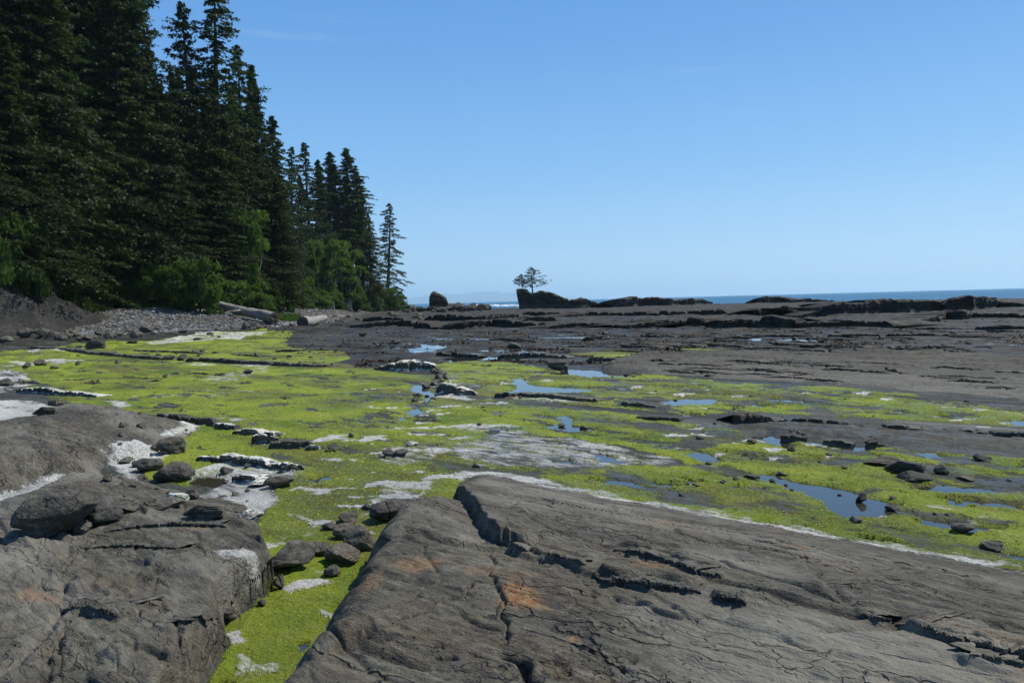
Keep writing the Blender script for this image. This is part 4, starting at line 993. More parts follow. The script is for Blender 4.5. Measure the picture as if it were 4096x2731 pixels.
NEAR_LED = [
    ([(2455, 2200, 2178), (2560, 2222, 2192), (2700, 2264, 2228), (2790, 2300, 2262), (2885, 2314, 2272)], 0.22, 'upper of two long pitted ledges on the right foreground slab'),
    ([(2375, 2300, 2268), (2420, 2338, 2286), (2550, 2350, 2300), (2700, 2366, 2318), (2805, 2376, 2335)], 0.20, 'lower of two long pitted ledges on the right foreground slab'),
    ([(2840, 2400, 2345), (2900, 2424, 2350), (2985, 2422, 2370)], 0.16, 'honeycombed rock lump at the end of the two pitted ledges'),
    ([(2190, 2222, 2200), (2260, 2246, 2214), (2345, 2264, 2240)], 0.14, 'small rock step left of the two pitted ledges'),
    ([(1985, 2172, 2155), (2060, 2196, 2160), (2115, 2206, 2182)], 0.14, 'small rock step beside the scarp of the right slab'),
    ([(3420, 2466, 2448), (3500, 2484, 2446), (3570, 2488, 2462)], 0.14, 'pitted little ledge left of the lower right ledge'),
    ([(3590, 2500, 2470), (3720, 2540, 2488), (3850, 2590, 2525), (4000, 2622, 2552), (4200, 2660, 2590)], 0.3, 'thick dark ledge in the lower right corner'),
    ([(3880, 2618, 2600), (4000, 2650, 2618), (4200, 2690, 2650)], 0.16, 'thin ledge under the thick one in the lower right corner'),
    ([(245, 2452, 2420), (330, 2440, 2402), (430, 2466, 2425), (485, 2480, 2455)], 0.3, 'dark overhanging ledge on the left foreground slab'),
    ([(720, 2490, 2465), (800, 2498, 2470), (885, 2480, 2455)], 0.2, 'small dark ledge near the right rim of the left slab'),
    ([(420, 2130, 2112), (560, 2112, 2092), (700, 2106, 2082), (905, 2110, 2085)], 0.25, 'flat broken ledge along the back of the left slab'),
    ([(330, 2196, 2180), (480, 2190, 2168), (705, 2196, 2180)], 0.2, 'thin crumbling ledge across the left slab'),
]
for i, (p, b, lab) in enumerate(NEAR_LED):
    p = [(a_, b_, b_ - 0.68 * (b_ - c_)) for a_, b_, c_ in p]
    ridge('rock_ledge', p, b, M['rock'], lab, seed=900 + i * 7, onhit=True, fine=2, rough=1.5, blocky=0.8, fall=0.35, tip=0.2)
STEP = np.random.default_rng(17)
for k in range(90):      # low steps of bedrock on the far flat
    u0 = STEP.uniform(1900, 4050); v0 = STEP.uniform(1312, 1408); ln = STEP.uniform(60, 240); hh = STEP.uniform(4, 9) * (v0 - 1160) / 200
    ridge('rock_step', [(u0, v0, v0 - hh * 0.3), (u0 + ln * 0.3, v0 + 2, v0 - hh), (u0 + ln * 0.7, v0 + STEP.uniform(-3, 4), v0 - hh * 0.8), (u0 + ln, v0 + STEP.uniform(-2, 6), v0 - hh * 0.2)], STEP.uniform(0.8, 2.0), M['reef'], 'low dark rock step on the far flat in front of the reefs', 'rock step', 'rock steps on the far flat', seed=1200 + k * 5)
for k in range(34):      # broken bedding on the right-hand shelf
    u0 = STEP.uniform(2560, 4050); f_ = STEP.uniform(0.05, 0.9); v0 = np.interp(u0, [2560, 3300, 4096], [1430, 1434, 1456]) * (1 - f_) + np.interp(u0, [2560, 3300, 4096], [1500, 1535, 1585]) * f_
    ln = STEP.uniform(50, 260); hh = STEP.uniform(4, 10)
    ridge('shelf_step', [(u0, v0, v0 - hh * 0.3), (u0 + ln * 0.3, v0 + ln * 0.01, v0 + ln * 0.01 - hh), (u0 + ln * 0.7, v0 + ln * 0.03, v0 + ln * 0.03 - hh * 0.8), (u0 + ln, v0 + ln * 0.05, v0 + ln * 0.05 - hh * 0.2)], STEP.uniform(0.3, 0.8), M['rock'], 'thin broken bedding step on the surface of the right-hand shelf', 'rock step', 'bedding steps of the right shelf', seed=1500 + k * 5, onhit=True)
REEF = [
    ([(1690, 1288, 1262), (1800, 1288, 1254), (1950, 1285, 1258), (2000, 1278, 1254), (2085, 1272, 1250)], 5, 'flat-topped reef with a dark undercut, left of the islet'),
    ([(1805, 1318, 1292), (1900, 1314, 1280), (1960, 1310, 1274), (2100, 1310, 1285), (2210, 1314, 1292)], 4, 'jumbled reef in front of the flat-topped one'),
    ([(2055, 1294, 1272), (2120, 1288, 1266), (2225, 1284, 1266)], 4, 'short black reef below the islet'),
    ([(2085, 1262, 1247), (2160, 1264, 1245), (2245, 1264, 1250)], 4, 'low black reef at the foot of the islet'),
    ([(2250, 1274, 1257), (2350, 1268, 1246), (2550, 1268, 1243), (2700, 1268, 1241), (2910, 1264, 1232)], 6, 'long thin reef band right of the islet'),
    ([(2195, 1316, 1298), (2350, 1308, 1288), (2500, 1318, 1302), (2620, 1312, 1282), (2720, 1304, 1266), (2830, 1308, 1274)], 5, 'reef rising to a hump in the middle distance'),
    ([(2815, 1308, 1272), (2900, 1310, 1274), (3000, 1308, 1276), (3050, 1314, 1262), (3200, 1314, 1276), (3400, 1308, 1280), (3570, 1312, 1284)], 5, 'blocky black reef with brown weed at its foot'),
    ([(2915, 1264, 1238), (3040, 1268, 1228), (3120, 1262, 1222), (3170, 1264, 1228), (3215, 1260, 1246)], 5, 'dark hump of reef just left of the high reef wall'),
    ([(3205, 1266, 1248), (3330, 1262, 1212), (3450, 1256, 1200), (3600, 1250, 1195), (3750, 1244, 1190), (3880, 1242, 1184), (3985, 1236, 1188), (4096, 1234, 1205), (4280, 1234, 1215)], 7, 'highest black reef wall before the sea on the right'),
    ([(3670, 1300, 1284), (3780, 1284, 1248), (3850, 1284, 1240), (3900, 1280, 1250), (4096, 1276, 1256), (4280, 1280, 1258)], 5, 'reef below the high wall at the right edge'),
    ([(1390, 1314, 1302), (1500, 1310, 1287), (1600, 1306, 1276), (1725, 1316, 1292)], 4, 'low dark reef beyond the grey flat, left of centre'),
    ([(1450, 1286, 1270), (1540, 1286, 1264), (1620, 1284, 1272)], 4, 'small reef mound near the headland'),
    ([(2440, 1230, 1222), (2480, 1230, 1200), (2540, 1228, 1184), (2600, 1226, 1180), (2680, 1224, 1187), (2780, 1220, 1188), (2855, 1216, 1206)], 10, 'long rounded rock island right of the tree-topped islet'),
    ([(3012, 1214, 1192), (3070, 1214, 1184), (3130, 1212, 1186), (3180, 1212, 1196), (3250, 1210, 1192), (3340, 1208, 1200)], 8, 'flat pale-topped rock island against the sea'),
    ([(3310, 1346, 1334), (3400, 1348, 1334), (3520, 1344, 1336)], 2.5, 'thin dark shelf edge on the far right flat'),
    ([(3540, 1346, 1334), (3680, 1346, 1332), (3800, 1348, 1336), (3940, 1346, 1340)], 2.5, 'longest dark shelf edge on the far right flat'),
    ([(3900, 1316, 1302), (4000, 1318, 1298), (4096, 1316, 1304), (4200, 1318, 1308)], 3, 'dark shelf edge at the right border, middle distance'),
    ([(2600, 1352, 1340), (2660, 1350, 1336), (2700, 1350, 1342)], 2, 'greenish low rock on the far flat'),
    ([(1650, 1244, 1232), (1720, 1246, 1228), (1850, 1246, 1226), (1960, 1242, 1230)], 6, 'rocky spit between the headland and the islet'),
]
for i, (p, b, lab) in enumerate(REEF):
    ridge('reef', p, b, M['reef'], lab, 'reef', seed=400 + i * 7, rough=1.0, fall=0.25)
islet = ridge('islet', [(2078, 1236, 1166), (2082, 1236, 1153), (2100, 1238, 1153), (2118, 1238, 1156), (2124, 1238, 1168), (2146, 1238, 1170), (2160, 1238, 1160), (2190, 1238, 1164), (2215, 1238, 1172), (2240, 1238, 1182), (2262, 1238, 1194), (2280, 1236, 1196), (2310, 1234, 1194), (2322, 1234, 1186), (2350, 1232, 1190), (2385, 1230, 1205), (2405, 1228, 1222)], 9, M['island'], 'rocky islet topped with moss and two wind-bent trees', 'islet', seed=801, rough=0.9, blocky=0.3, step=1.4, fall=0.2, fine=3, tip=0.02, dist_=205, beetle=0.22)
ridge('sea_stack', [(1717, 1236, 1200), (1720, 1236, 1186), (1726, 1238, 1172), (1734, 1238, 1163), (1745, 1238, 1165), (1752, 1238, 1172), (1762, 1238, 1173), (1775, 1238, 1181), (1786, 1238, 1190), (1790, 1236, 1202), (1794, 1236, 1216)], 4, M['island'], 'lone pillar of dark rock with a grass tuft, left of the islet', 'sea stack', seed=811, rough=0.6, blocky=0.0, step=1.2, fall=0.15, fine=3, tip=0.015, dist_=262)

# ------------------------------------------------------------------ boulders
def ico(sub):
    import bmesh
    bm = bmesh.new(); bmesh.ops.create_icosphere(bm, subdivisions=sub, radius=1.0)
    bm.verts.ensure_lookup_table()
    v = np.array([x.co[:] for x in bm.verts]); f = np.array([[y.index for y in x.verts] for x in bm.faces]); bm.free()
    return v, f
ICO4, ICO3, ICO1 = ico(5), ico(4), ico(2)
def boulder_mesh(seed, cuts, lo, hi, base, rough, bedded=0.0):
    r = np.random.default_rng(seed); v = base[0].copy()
    for _ in range(cuts):
        n = r.normal(size=3); n /= np.linalg.norm(n); d = r.uniform(lo, hi)
        s = v @ n; over = np.maximum(s - d, 0); v -= n * over[:, None] * 0.93
    v *= 1.0 / np.abs(v).max(0)
    v += base[0] * (noise3(v, 1.6, seed) * 0.10 * rough + noise3(v, 5.0, seed + 5) * 0.035 * rough + noise3(v, 14, seed + 9) * 0.012)[:, None]
    if bedded:
        q = v[:, 2] * 5 + 0.3 * noise3(v, 2, seed); q = q - np.floor(q)
        v[:, :2] *= (1 - bedded * 0.12 * q)[:, None]
    v /= np.abs(v).max(0)
    return v, base[1]
BK = {'block': [], 'round': [], 'slab': [], 'small': []}
for k in range(4): BK['block'].append(boulder_mesh(20 + k, 11, 0.45, 0.72, ICO4, 0.7))
for k in range(3): BK['round'].append(boulder_mesh(40 + k, 14, 0.72, 0.92, ICO4, 1.0))
for k in range(3): BK['slab'].append(boulder_mesh(60 + k, 12, 0.4, 0.75, ICO4, 0.7, 1.0))
for k in range(4): BK['small'].append(boulder_mesh(80 + k, 10, 0.5, 0.8, ICO3, 0.8))
cache = {}
def boulder(name, u, v, w, h, kind, label, cat='boulder', group=None, mat='rock', yaw=None, depth=None, i=None, sink=0.18, lean=0.0, zc=None):
    """a boulder whose foot is seen at (u, v), w by h photo pixels big"""
    P = hit(u, v) if zc is None else atz(u, v, zc)
    s = math.hypot(P[0], P[1]) / FPX
    i = random.randrange(len(BK[kind])) if i is None else i
    key = (kind, i, mat)
    if key not in cache: cache[key] = mesh_np('rock', *BK[kind][i], M[mat], True)
    o = link(name, cache[key])
    W = w * s / 2; Hh = h * s / 2 / (1 - sink * 0.5)
    D = W * (depth or random.uniform(0.75, 1.05))
    o.scale = (W, D, Hh)
    fx, fy = P[0] / math.hypot(P[0], P[1]), P[1] / math.hypot(P[0], P[1])
    o.location = (P[0] + fx * D * 0.75, P[1] + fy * D * 0.75, P[2] + Hh * (1 - 2 * sink))
    o.rotation_euler = (lean * 0.5, lean, (yaw if yaw is not None else random.uniform(-0.35, 0.35)) - math.atan2(P[0], P[1]))
    return tag(o, label, cat, group)
B = boulder
NB = [  # near and named boulders: u, foot v, width, height, shape, label
    (250, 2150, 300, 165, 'block', 'big dark boulder lying on the left foreground slab', 0),
    (395, 2105, 190, 110, 'round', 'rounded grey boulder leaning on the big dark one at left', 0),
    (165, 2150, 135, 60, 'slab', 'small flat stone in front of the big dark boulder at left', 1),
    (290, 2140, 130, 70, 'slab', 'tilted stone wedged under the rounded grey boulder', 2),
    (690, 1815, 110, 66, 'round', 'largest boulder of the group at the slab tip, dark and rounded', 1),
    (625, 1805, 55, 30, 'small', 'small stone touching the rounded boulder at the slab tip', 0),
    (655, 1822, 40, 22, 'small', 'pale little stone under the rounded boulder at the slab tip', 1),
    (600, 1885, 105, 55, 'round', 'smooth grey boulder on white algae, left of the larger one', 2),
    (700, 1930, 155, 78, 'round', 'big smooth dark boulder beside the brownish pool', 0),
    (505, 1855, 55, 26, 'block', 'small flat-faced rock on white algae by the slab', 1),
    (545, 1870, 34, 26, 'small', 'small round stone left of the smooth grey boulder', 2),
    (770, 1998, 54, 48, 'block', 'upright angular stone on white algae', 2),
    (700, 2010, 110, 40, 'slab', 'low grey rock left of the upright angular stone', 0),
    (640, 2042, 180, 38, 'slab', 'long flat rock at the back rim of the left slab', 1),
    (490, 2055, 110, 40, 'slab', 'short dark flat rock at the back rim of the left slab', 2),
    (820, 2075, 170, 62, 'slab', 'flat weathered rock at the right rim of the left slab', 0),
    (435, 1928, 42, 32, 'block', 'small dark block at the end of the white strip', 3),
    (1125, 1952, 130, 50, 'block', 'dark square-faced rock at the end of the curved ledge', 0),
    (1040, 1950, 90, 38, 'block', 'dark rock left of the square-faced one', 1),
    (905, 1898, 60, 32, 'small', 'dark stone in the white algae under the curved ledge', 3),
    (985, 1875, 26, 22, 'small', 'tiny dark stone on the curved white ledge', 0),
    (1005, 2078, 100, 32, 'slab', 'dark rock edge under hanging white algae', 1),
    (1440, 2212, 135, 112, 'block', 'dark cube-like boulder at the edge of the green channel', 2),
    (1550, 2090, 165, 95, 'block', 'rounded fractured dark rock above the cube-like boulder', 0),
    (1400, 2100, 100, 55, 'block', 'angular dark rock left of the fractured rock', 3),
    (1470, 2040, 46, 26, 'small', 'small pointed stone behind the angular dark rock', 1),
    (1380, 2160, 100, 65, 'round', 'mossy green rock beside the cube-like boulder', 1),
    (1320, 2122, 62, 30, 'small', 'little dark stone right of the white tuft', 2),
    (1165, 2290, 215, 120, 'block', 'large grey-green boulder wedged in the channel mouth', 1),
    (1365, 2262, 160, 78, 'slab', 'pale flat-topped stone right of the wedged boulder', 2),
    (1270, 2225, 110, 50, 'round', 'dark stone behind the pale flat-topped one', 2),
    (1120, 2358, 50, 62, 'block', 'small upright pale stone below the wedged boulder', 3),
    (1330, 2310, 70, 50, 'round', 'rounded brown stone under the pale flat-topped one', 0),
    (925, 2425, 32, 26, 'small', 'little grey stone on the bleached patch of the left slab', 0),
    (1050, 2428, 36, 28, 'small', 'little dark stone at the rim of the left slab', 2),
    (930, 2480, 76, 50, 'round', 'rounded grey lump at the rim of the left slab', 1),
    (1605, 1828, 70, 34, 'block', 'right one of two dark stones amid the central white algae', 0),
    (1555, 1826, 56, 32, 'block', 'left one of two dark stones amid the central white algae', 2),
    (1645, 1785, 60, 22, 'slab', 'thin dark slab on the bleached hump', 1),
    (1905, 1872, 34, 22, 'small', 'pointed dark stone behind the right foreground slab', 1),
    (1335, 1805, 56, 36, 'block', 'dark rounded block at the end of the bleached spit', 3),
    (1405, 1750, 22, 24, 'small', 'dark knob at the very tip of the bleached spit', 1),
    (1250, 1800, 70, 24, 'slab', 'flat dark slab draped with white strings', 0),
    (175, 1660, 75, 34, 'slab', 'flat-topped boulder on the white patch at left', 0),
    (2235, 1482, 92, 50, 'round', 'big brown boulder standing alone by the pools', 1),
    (2058, 1395, 58, 32, 'slab', 'tilted dark slab on the far flat', 2),
    (3445, 2012, 42, 40, 'block', 'pointed stone standing in the largest pool', 1),
    (3420, 2092, 50, 28, 'slab', 'pale flat stone at the edge of the right foreground slab', 1),
    (3568, 2045, 50, 22, 'small', 'weedy dark stone at the rim of the largest pool', 2),
    (3860, 2135, 84, 36, 'block', 'dark stone with a white streak in the algae, far right', 0),
    (3975, 2205, 92, 38, 'block', 'dark block in water at the lower right', 3),
    (3620, 1895, 150, 54, 'slab', 'flat brown block in the algae, largest there', 0),
    (3650, 1932, 130, 36, 'slab', 'black slab below the flat brown block', 1),
    (3530, 1865, 130, 36, 'block', 'low black rock behind the flat brown block', 1),
    (3765, 1900, 54, 36, 'block', 'black block right of the flat brown one', 2),
    (3860, 1925, 64, 20, 'slab', 'thin grey slab right of the black block', 2),
    (3925, 1845, 70, 24, 'small', 'dark stone near the right edge, behind the thin slab', 3),
    (3005, 1916, 72, 18, 'slab', 'flat dark stone at the upper end of the largest pool', 0),
    (3125, 1906, 40, 20, 'small', 'dark stone right of the flat one in the largest pool', 1),
    (3010, 1775, 42, 18, 'small', 'dark stone left of the broken ledges, lower', 2),
    (2800, 1755, 40, 12, 'slab', 'low dark stone left of the broken ledges, upper', 2),
    (3165, 1806, 34, 20, 'block', 'little grey wedge in the shallow water', 2),
    (2246, 1708, 40, 16, 'small', 'left stone in the pool that holds two', 0),
    (2335, 1718, 36, 20, 'small', 'right stone in the pool that holds two', 1),
    (1920, 1702, 26, 14, 'small', 'lone dark pebble right of the central pools', 2),
    (380, 1392, 78, 36, 'slab', 'big layered block at the edge of the far left algae', 0),
    (105, 1352, 56, 38, 'block', 'black angular boulder below the cliff', 0),
    (25, 1368, 48, 24, 'round', 'grey boulder at the left edge below the cliff', 0),
    (730, 1442, 40, 28, 'block', 'dark upright boulder on the ledge line', 1),
    (680, 1440, 46, 22, 'block', 'dark boulder left of the upright one', 0),
    (452, 1422, 34, 18, 'round', 'grey stone sitting on the far left ledge', 1),
    (163, 1463, 42, 26, 'block', 'dark cube-like stone on the white patch, far left', 2),
    (108, 1472, 30, 22, 'block', 'small pointed stone left of the cube-like one', 1),
    (215, 1476, 32, 14, 'slab', 'flat stone right of the cube-like one, far left', 1),
    (662, 1511, 24, 16, 'block', 'small square stone in the middle of the left algae field', 3),
    (995, 1496, 38, 20, 'block', 'dark stone in the streaky white patch', 0),
    (1143, 1597, 24, 16, 'block', 'tiny dark stone alone on the open algae', 1),
    (138, 1536, 36, 18, 'small', 'dark stone at the border of the white flat, left', 1),
    (25, 1545, 56, 30, 'block', 'dark rock cluster at the left edge on white algae', 2),
    (525, 1375, 40, 14, 'slab', 'low grey stone left of the beach foot', 0),
    (840, 1340, 28, 13, 'block', 'brown stone on the white flat below the beach', 2),
    (790, 1361, 32, 13, 'round', 'smooth grey stone on the white flat below the beach', 0),
    (876, 1351, 18, 10, 'small', 'tiny grey stone right of the smooth one', 0),
    (1452, 1346, 36, 22, 'block', 'lone dark boulder on the misty flat', 0),
    (1582, 1375, 48, 20, 'slab', 'dark table-shaped rock on the far flat', 1),
    (2350, 1362, 56, 18, 'slab', 'front grey slab of two on the far flat, right of centre', 0),
    (2385, 1352, 56, 16, 'slab', 'rear dark slab of two on the far flat, right of centre', 1),
    (2838, 1506, 44, 16, 'block', 'weedy dark rock in front of the right-hand shelf', 1),
    (2505, 1506, 24, 14, 'block', 'small black rock at the thin water sheet', 0),
    (1640, 1448, 0, 0, None, None, None),
]
for u, v, w, h, kd, lab, i in NB:
    if kd is None: continue
    mat = 'rock_white' if lab in ('low grey rock left of the upright angular stone', 'flat dark slab draped with white strings', 'dark rock edge under hanging white algae', 'dark rock left of the square-faced one', 'thin dark slab on the bleached hump') else 'rock'
    nm = 'boulder' if w > 60 or v < 1500 and w > 30 else 'stone'
    B(nm, u, v, w, h, kd, lab, nm, mat=mat, i=i % len(BK[kd]))
# boulder belt at the foot of the beach
belt = [(150, 36, 20), (215, 56, 28), (245, 46, 24), (300, 50, 26), (330, 40, 20), (355, 44, 22), (400, 40, 24), (440, 56, 30), (478, 40, 22), (510, 46, 30), (545, 54, 34), (585, 58, 40), (630, 34, 22), (660, 50, 14), (275, 60, 22), (180, 70, 34), (230, 34, 18), (370, 34, 20), (690, 40, 14), (735, 36, 16), (870, 28, 18), (1010, 44, 26), (985, 40, 30), (1040, 30, 16), (1060, 24, 14)]
for k, (u, w, h) in enumerate(belt):
    vf = np.interp(u, [100, 300, 600, 700, 900, 1080], [1350, 1362, 1344, 1338, 1322, 1316]) + random.uniform(-10, 4) - (12 if k % 3 == 0 else 0)
    B('boulder', u, vf, w, h, random.choice(['block', 'round', 'slab']), 'boulder in the rough belt along the foot of the pebble beach', 'boulder', 'boulders at the foot of the beach')
for k in range(56):
    u = random.uniform(150, 1250)
    vf = np.interp(u, [100, 300, 600, 700, 900, 1080, 1250], [1346, 1352, 1336, 1328, 1314, 1310, 1304]) + random.uniform(-18, 3)
    w = random.uniform(10, 26)
    B('stone', u, vf, w, w * random.uniform(0.4, 0.7), 'small', 'small stone among the boulders at the foot of the pebble beach', 'stone', 'stones at the foot of the beach')
# stones along the dark rock line and scattered over the flat
for k in range(26):
    f = random.random(); u = 1748 + 25 * math.sin(f * 5) + random.uniform(-22, 22); v = 1485 + f * 70
    w = random.uniform(18, 40)
    B('stone', u, v, w, w * 0.55, 'small', 'dark stone in the rubble line running towards the camera', 'stone', 'rubble line stones')
for k in range(12):
    u = 1700 + random.uniform(-45, 40); v = 1600 + random.uniform(-22, 18); w = random.uniform(14, 34)
    B('stone', u, v, w, w * 0.45, 'small', 'weed-brown stone in the clump between the central pools', 'stone', 'stones between the central pools')
for k in range(22):
    u, v = random.uniform(1150, 2050), random.uniform(1325, 1440); w = random.uniform(8, 24)
    if v > 1400 and u < 1500: continue
    B('stone', u, v, w, w * 0.5, 'small', 'small dark stone scattered over the weed-strewn far flat', 'stone', 'stones on the far flat')
for k in range(40):
    u, v = random.uniform(2050, 4090), random.uniform(1325, 1400); w = random.uniform(8, 30)
    B('stone', u, v, w, w * 0.42, 'small', 'small black stone on the far flat before the reefs', 'stone', 'stones before the reefs')
for k in range(34):
    u = random.uniform(300, 1400); v = random.uniform(1395, 1465); w = random.uniform(8, 26)
    B('stone', u, v, w, w * 0.42, 'small', 'small dark stone on the far left algae', 'stone', 'stones on the left algae')
for k in range(28):
    u = random.uniform(1900, 4090); v = random.uniform(1500, 1700) + max(0, u - 2600) * 0.08; w = random.uniform(9, 24)
    B('stone', u, v, w, w * 0.45, 'small', 'small dark stone lying on the sparse algae, right half', 'stone', 'stones on the sparse algae')
for k in range(26):
    u = random.uniform(480, 1050); v = random.uniform(1700, 2010); w = random.uniform(10, 34)
    B('stone', u, v, w, w * 0.6, 'small', 'small grey stone among the boulders left of the green channel', 'stone', 'stones left of the channel')
for k in range(22):
    u = random.uniform(2700, 4080); v = random.uniform(1800, 2000) + max(0, u - 3300) * 0.15; w = random.uniform(12, 30)
    B('stone', u, v, w, w * 0.5, 'small', 'small dark stone in the wet algae at the right', 'stone', 'stones in the wet algae')
for k in range(44):
    u = random.uniform(1560, 1960); v = np.interp(u, [1560, 1700, 1960], [1240, 1242, 1238]) + random.uniform(-8, 10); w = random.uniform(14, 52)
    B('boulder', u, v, w, w * random.uniform(0.45, 0.9), random.choice(['block', 'round']), 'grey boulder in the rocky spit between headland and islet', 'boulder', 'boulders of the rocky spit', zc=0.0)
for k in range(26):
    u = random.uniform(1280, 1700); v = np.interp(u, [1280, 1400, 1700], [1290, 1268, 1262]) + random.uniform(-10, 18); w = random.uniform(10, 34)
    B('boulder', u, v, w, w * 0.5, 'block', 'dark boulder on the shore below the headland', 'boulder', 'boulders below the headland')

# ------------------------------------------------------------------ trees
def tube(pts, rad, n=6):
    pts = np.asarray(pts, float); rad = np.asarray(rad, float); m = len(pts)
    t = np.gradient(pts, axis=0); t /= np.linalg.norm(t, axis=1)[:, None] + 1e-9
    ref = np.where(np.abs(t[:, 2:3]) > 0.9, [[1, 0, 0]], [[0, 0, 1]])
    a = np.cross(t, ref); a /= np.linalg.norm(a, axis=1)[:, None] + 1e-9; b = np.cross(t, a)
    k = np.arange(n) * 2 * np.pi / n
    v = pts[:, None] + rad[:, None, None] * (np.cos(k)[None, :, None] * a[:, None] + np.sin(k)[None, :, None] * b[:, None])
    i, j = np.meshgrid(np.arange(m - 1), np.arange(n), indexing='ij')
    f = np.stack([i * n + j, i * n + (j + 1) % n, (i + 1) * n + (j + 1) % n, (i + 1) * n + j], -1).reshape(-1, 4)
    return v.reshape(-1, 3), f
def merge(parts):
    vs, fs, o = [], [], 0
    for v, f in parts:
        vs.append(v); fs.append(f + o); o += len(v)
    return np.concatenate(vs), np.concatenate(fs)

def conifer(seed, h, start, rmax, nb, power=0.8, droop=0.35, flat=0.0, per=9, side=None, trunk_r=None, bare=0.1, leafsize=1.0, minlen=0.12, gaps=0.25):
    """trunk and limbs, and a crown of hanging needle sprays"""
    r = np.random.default_rng(seed)
    tr = trunk_r or h * 0.014
    tz = np.linspace(0, 1, 14); bend = 0.012 * h
    tp = np.stack([bend * np.sin(tz * 3 + seed), bend * np.cos(tz * 2.3 + seed), tz * h], 1)
    parts = [tube(tp, tr * (1 - tz) ** 0.8 + 0.02, 8)]
    C, Lf, Wd, Dr, Var = [], [], [], [], []
    hole = r.uniform(0, 2 * np.pi, 8)
    for b in range(nb):
        t = start + (1 - start) * ((b + r.random()) / nb) ** 0.9
        az = b * 2.399 + r.normal(0, 0.5)
        env = (1 - t) ** power + minlen * (1 - t)
        low = np.clip((t - start) / 0.08, 0.45, 1)
        L = rmax * env * low * r.choice([1.0, 0.8, 0.55, 1.3, 1.6], p=[0.36, 0.28, 0.2, 0.11, 0.05])
        zone = int(t * 22)
        if cellrand(zone * 13 + int(((az % 6.283) / 6.283) * 5), seed) < gaps: L *= 0.45
        if side is not None: L *= 1 + side[1] * math.cos(az - side[0])
        if L < 0.15: L = 0.15 + 0.2 * r.random()
        s = np.linspace(0, 1, 6)
        base = np.array([np.interp(t, tz, tp[:, 0]), np.interp(t, tz, tp[:, 1]), t * h])
        up = (0.35 * t - 0.12 + r.normal(0, 0.16)) if flat == 0 else flat + r.normal(0, 0.05)
        zz = L * (up * s - droop * s ** 2 * (1 - 0.6 * t) + 0.22 * s ** 3 * (1 - t))
        wob = r.normal(0, 0.04, 6) * L * s
        p = np.stack([base[0] + np.cos(az) * L * s - np.sin(az) * wob, base[1] + np.sin(az) * L * s + np.cos(az) * wob, base[2] + zz], 1)
        parts.append(tube(p, np.maximum(tr * 0.16 * (1 - t) * (1 - s) + 0.012, 0.012), 3))
        n = max(3, int(per * (0.4 + L / rmax)))
        for q in r.uniform(bare + (0.1 if t < 0.5 else 0), 1.0, n):
            c = np.array([np.interp(q, s, p[:, k]) for k in range(3)])
            tw = (0.16 + 0.30 * (1 - q)) * L + 0.1
            for sg in (-1, 1):
                da = az + sg * r.uniform(0.4, 1.2)
                ln = tw * r.uniform(0.5, 1.1)
                for e in (0.25, 0.65, 1.0):
                    cc = c + np.array([np.cos(da), np.sin(da), -0.25 - 0.35 * r.random()]) * ln * e * r.uniform(0.7, 1.1) + r.normal(0, 0.10 if flat == 0 else 0.02, 3)
                    C.append(cc); Lf.append(r.uniform(0.7, 1.4)); Dr.append((da + r.normal(0, 0.5), r.uniform(-0.9, 0.15))); Var.append((r.random() * 0.7 + 0.3 * t, 1.0 if r.random() > 0.9 else 0.0))
    C = np.array(C); Lf = np.array(Lf); Dr = np.array(Dr); Var = np.array(Var); n = len(C)
    sz = leafsize * Lf * (0.04 * rmax + 0.3)
    d = np.stack([np.cos(Dr[:, 0]) * np.cos(Dr[:, 1]), np.sin(Dr[:, 0]) * np.cos(Dr[:, 1]), np.sin(Dr[:, 1])], 1)
    sd = np.stack([-np.sin(Dr[:, 0]), np.cos(Dr[:, 0]), np.zeros(n)], 1); ang = r.uniform(0, np.pi, n)[:, None]
    upv = np.cross(d, sd); sd = sd * np.cos(ang) + upv * np.sin(ang)
    sz = sz[:, None]
    v = np.stack([C - d * sz * 0.5, C + sd * sz * 0.42 + d * sz * 0.30, C + d * sz * 0.25, C + d * sz * 1.0 - sd * sz * 0.1, C - sd * sz * 0.42 + d * sz * 0.45], 1).reshape(-1, 3)
    k = np.arange(n)[:, None] * 5
    f = np.concatenate([k + [0, 1, 2], k + [0, 2, 4], k + [0, 3, 2]])
    var = np.zeros((n * 5, 4)); var[:, :2] = np.repeat(Var, 5, 0); var[:, 3] = 1
    wv, wf = merge(parts)
    return (wv, wf), (v, f, var)

def tree_meshes(args, barkm='bark', leafm='spruce'):
    (wv, wf), (v, f, var) = args
    return mesh_np('trunk', wv, wf, M[barkm], True), mesh_np('crown', v, f, M[leafm], False, {'var': var})

def place_tree(name, meshes, loc, scale, rot, label, group=None, cat='tree', lean=(0, 0)):
    e = bpy.data.objects.new(name, None); col.objects.link(e)
    e.location = tuple(float(c) for c in loc); e.scale = scale; e.rotation_euler = (lean[0], lean[1], rot)
    tag(e, label, cat, group)
    link('trunk', meshes[0], e); link('crown', meshes[1], e)
    return e

PR = [tree_meshes(conifer(1, 40, 0.10, 6.6, 230, 0.72, 0.5, per=20, leafsize=0.62)),
      tree_meshes(conifer(2, 40, 0.10, 6.2, 240, 0.8, 0.55, per=20, leafsize=0.62)),
      tree_meshes(conifer(3, 40, 0.30, 6.2, 130, 0.5, 0.45, per=19, gaps=0.42, leafsize=0.6)),
      tree_meshes(conifer(4, 40, 0.04, 7.2, 230, 0.85, 0.6, per=20, leafsize=0.62)),
      tree_meshes(conifer(5, 40, 0.34, 4.6, 170, 0.62, 0.4, per=17, gaps=0.3, leafsize=0.7))]
lone = tree_meshes(conifer(6, 30, 0.10, 6.2, 110, 0.66, 0.55, per=16, gaps=0.38, minlen=0.16, leafsize=0.66))

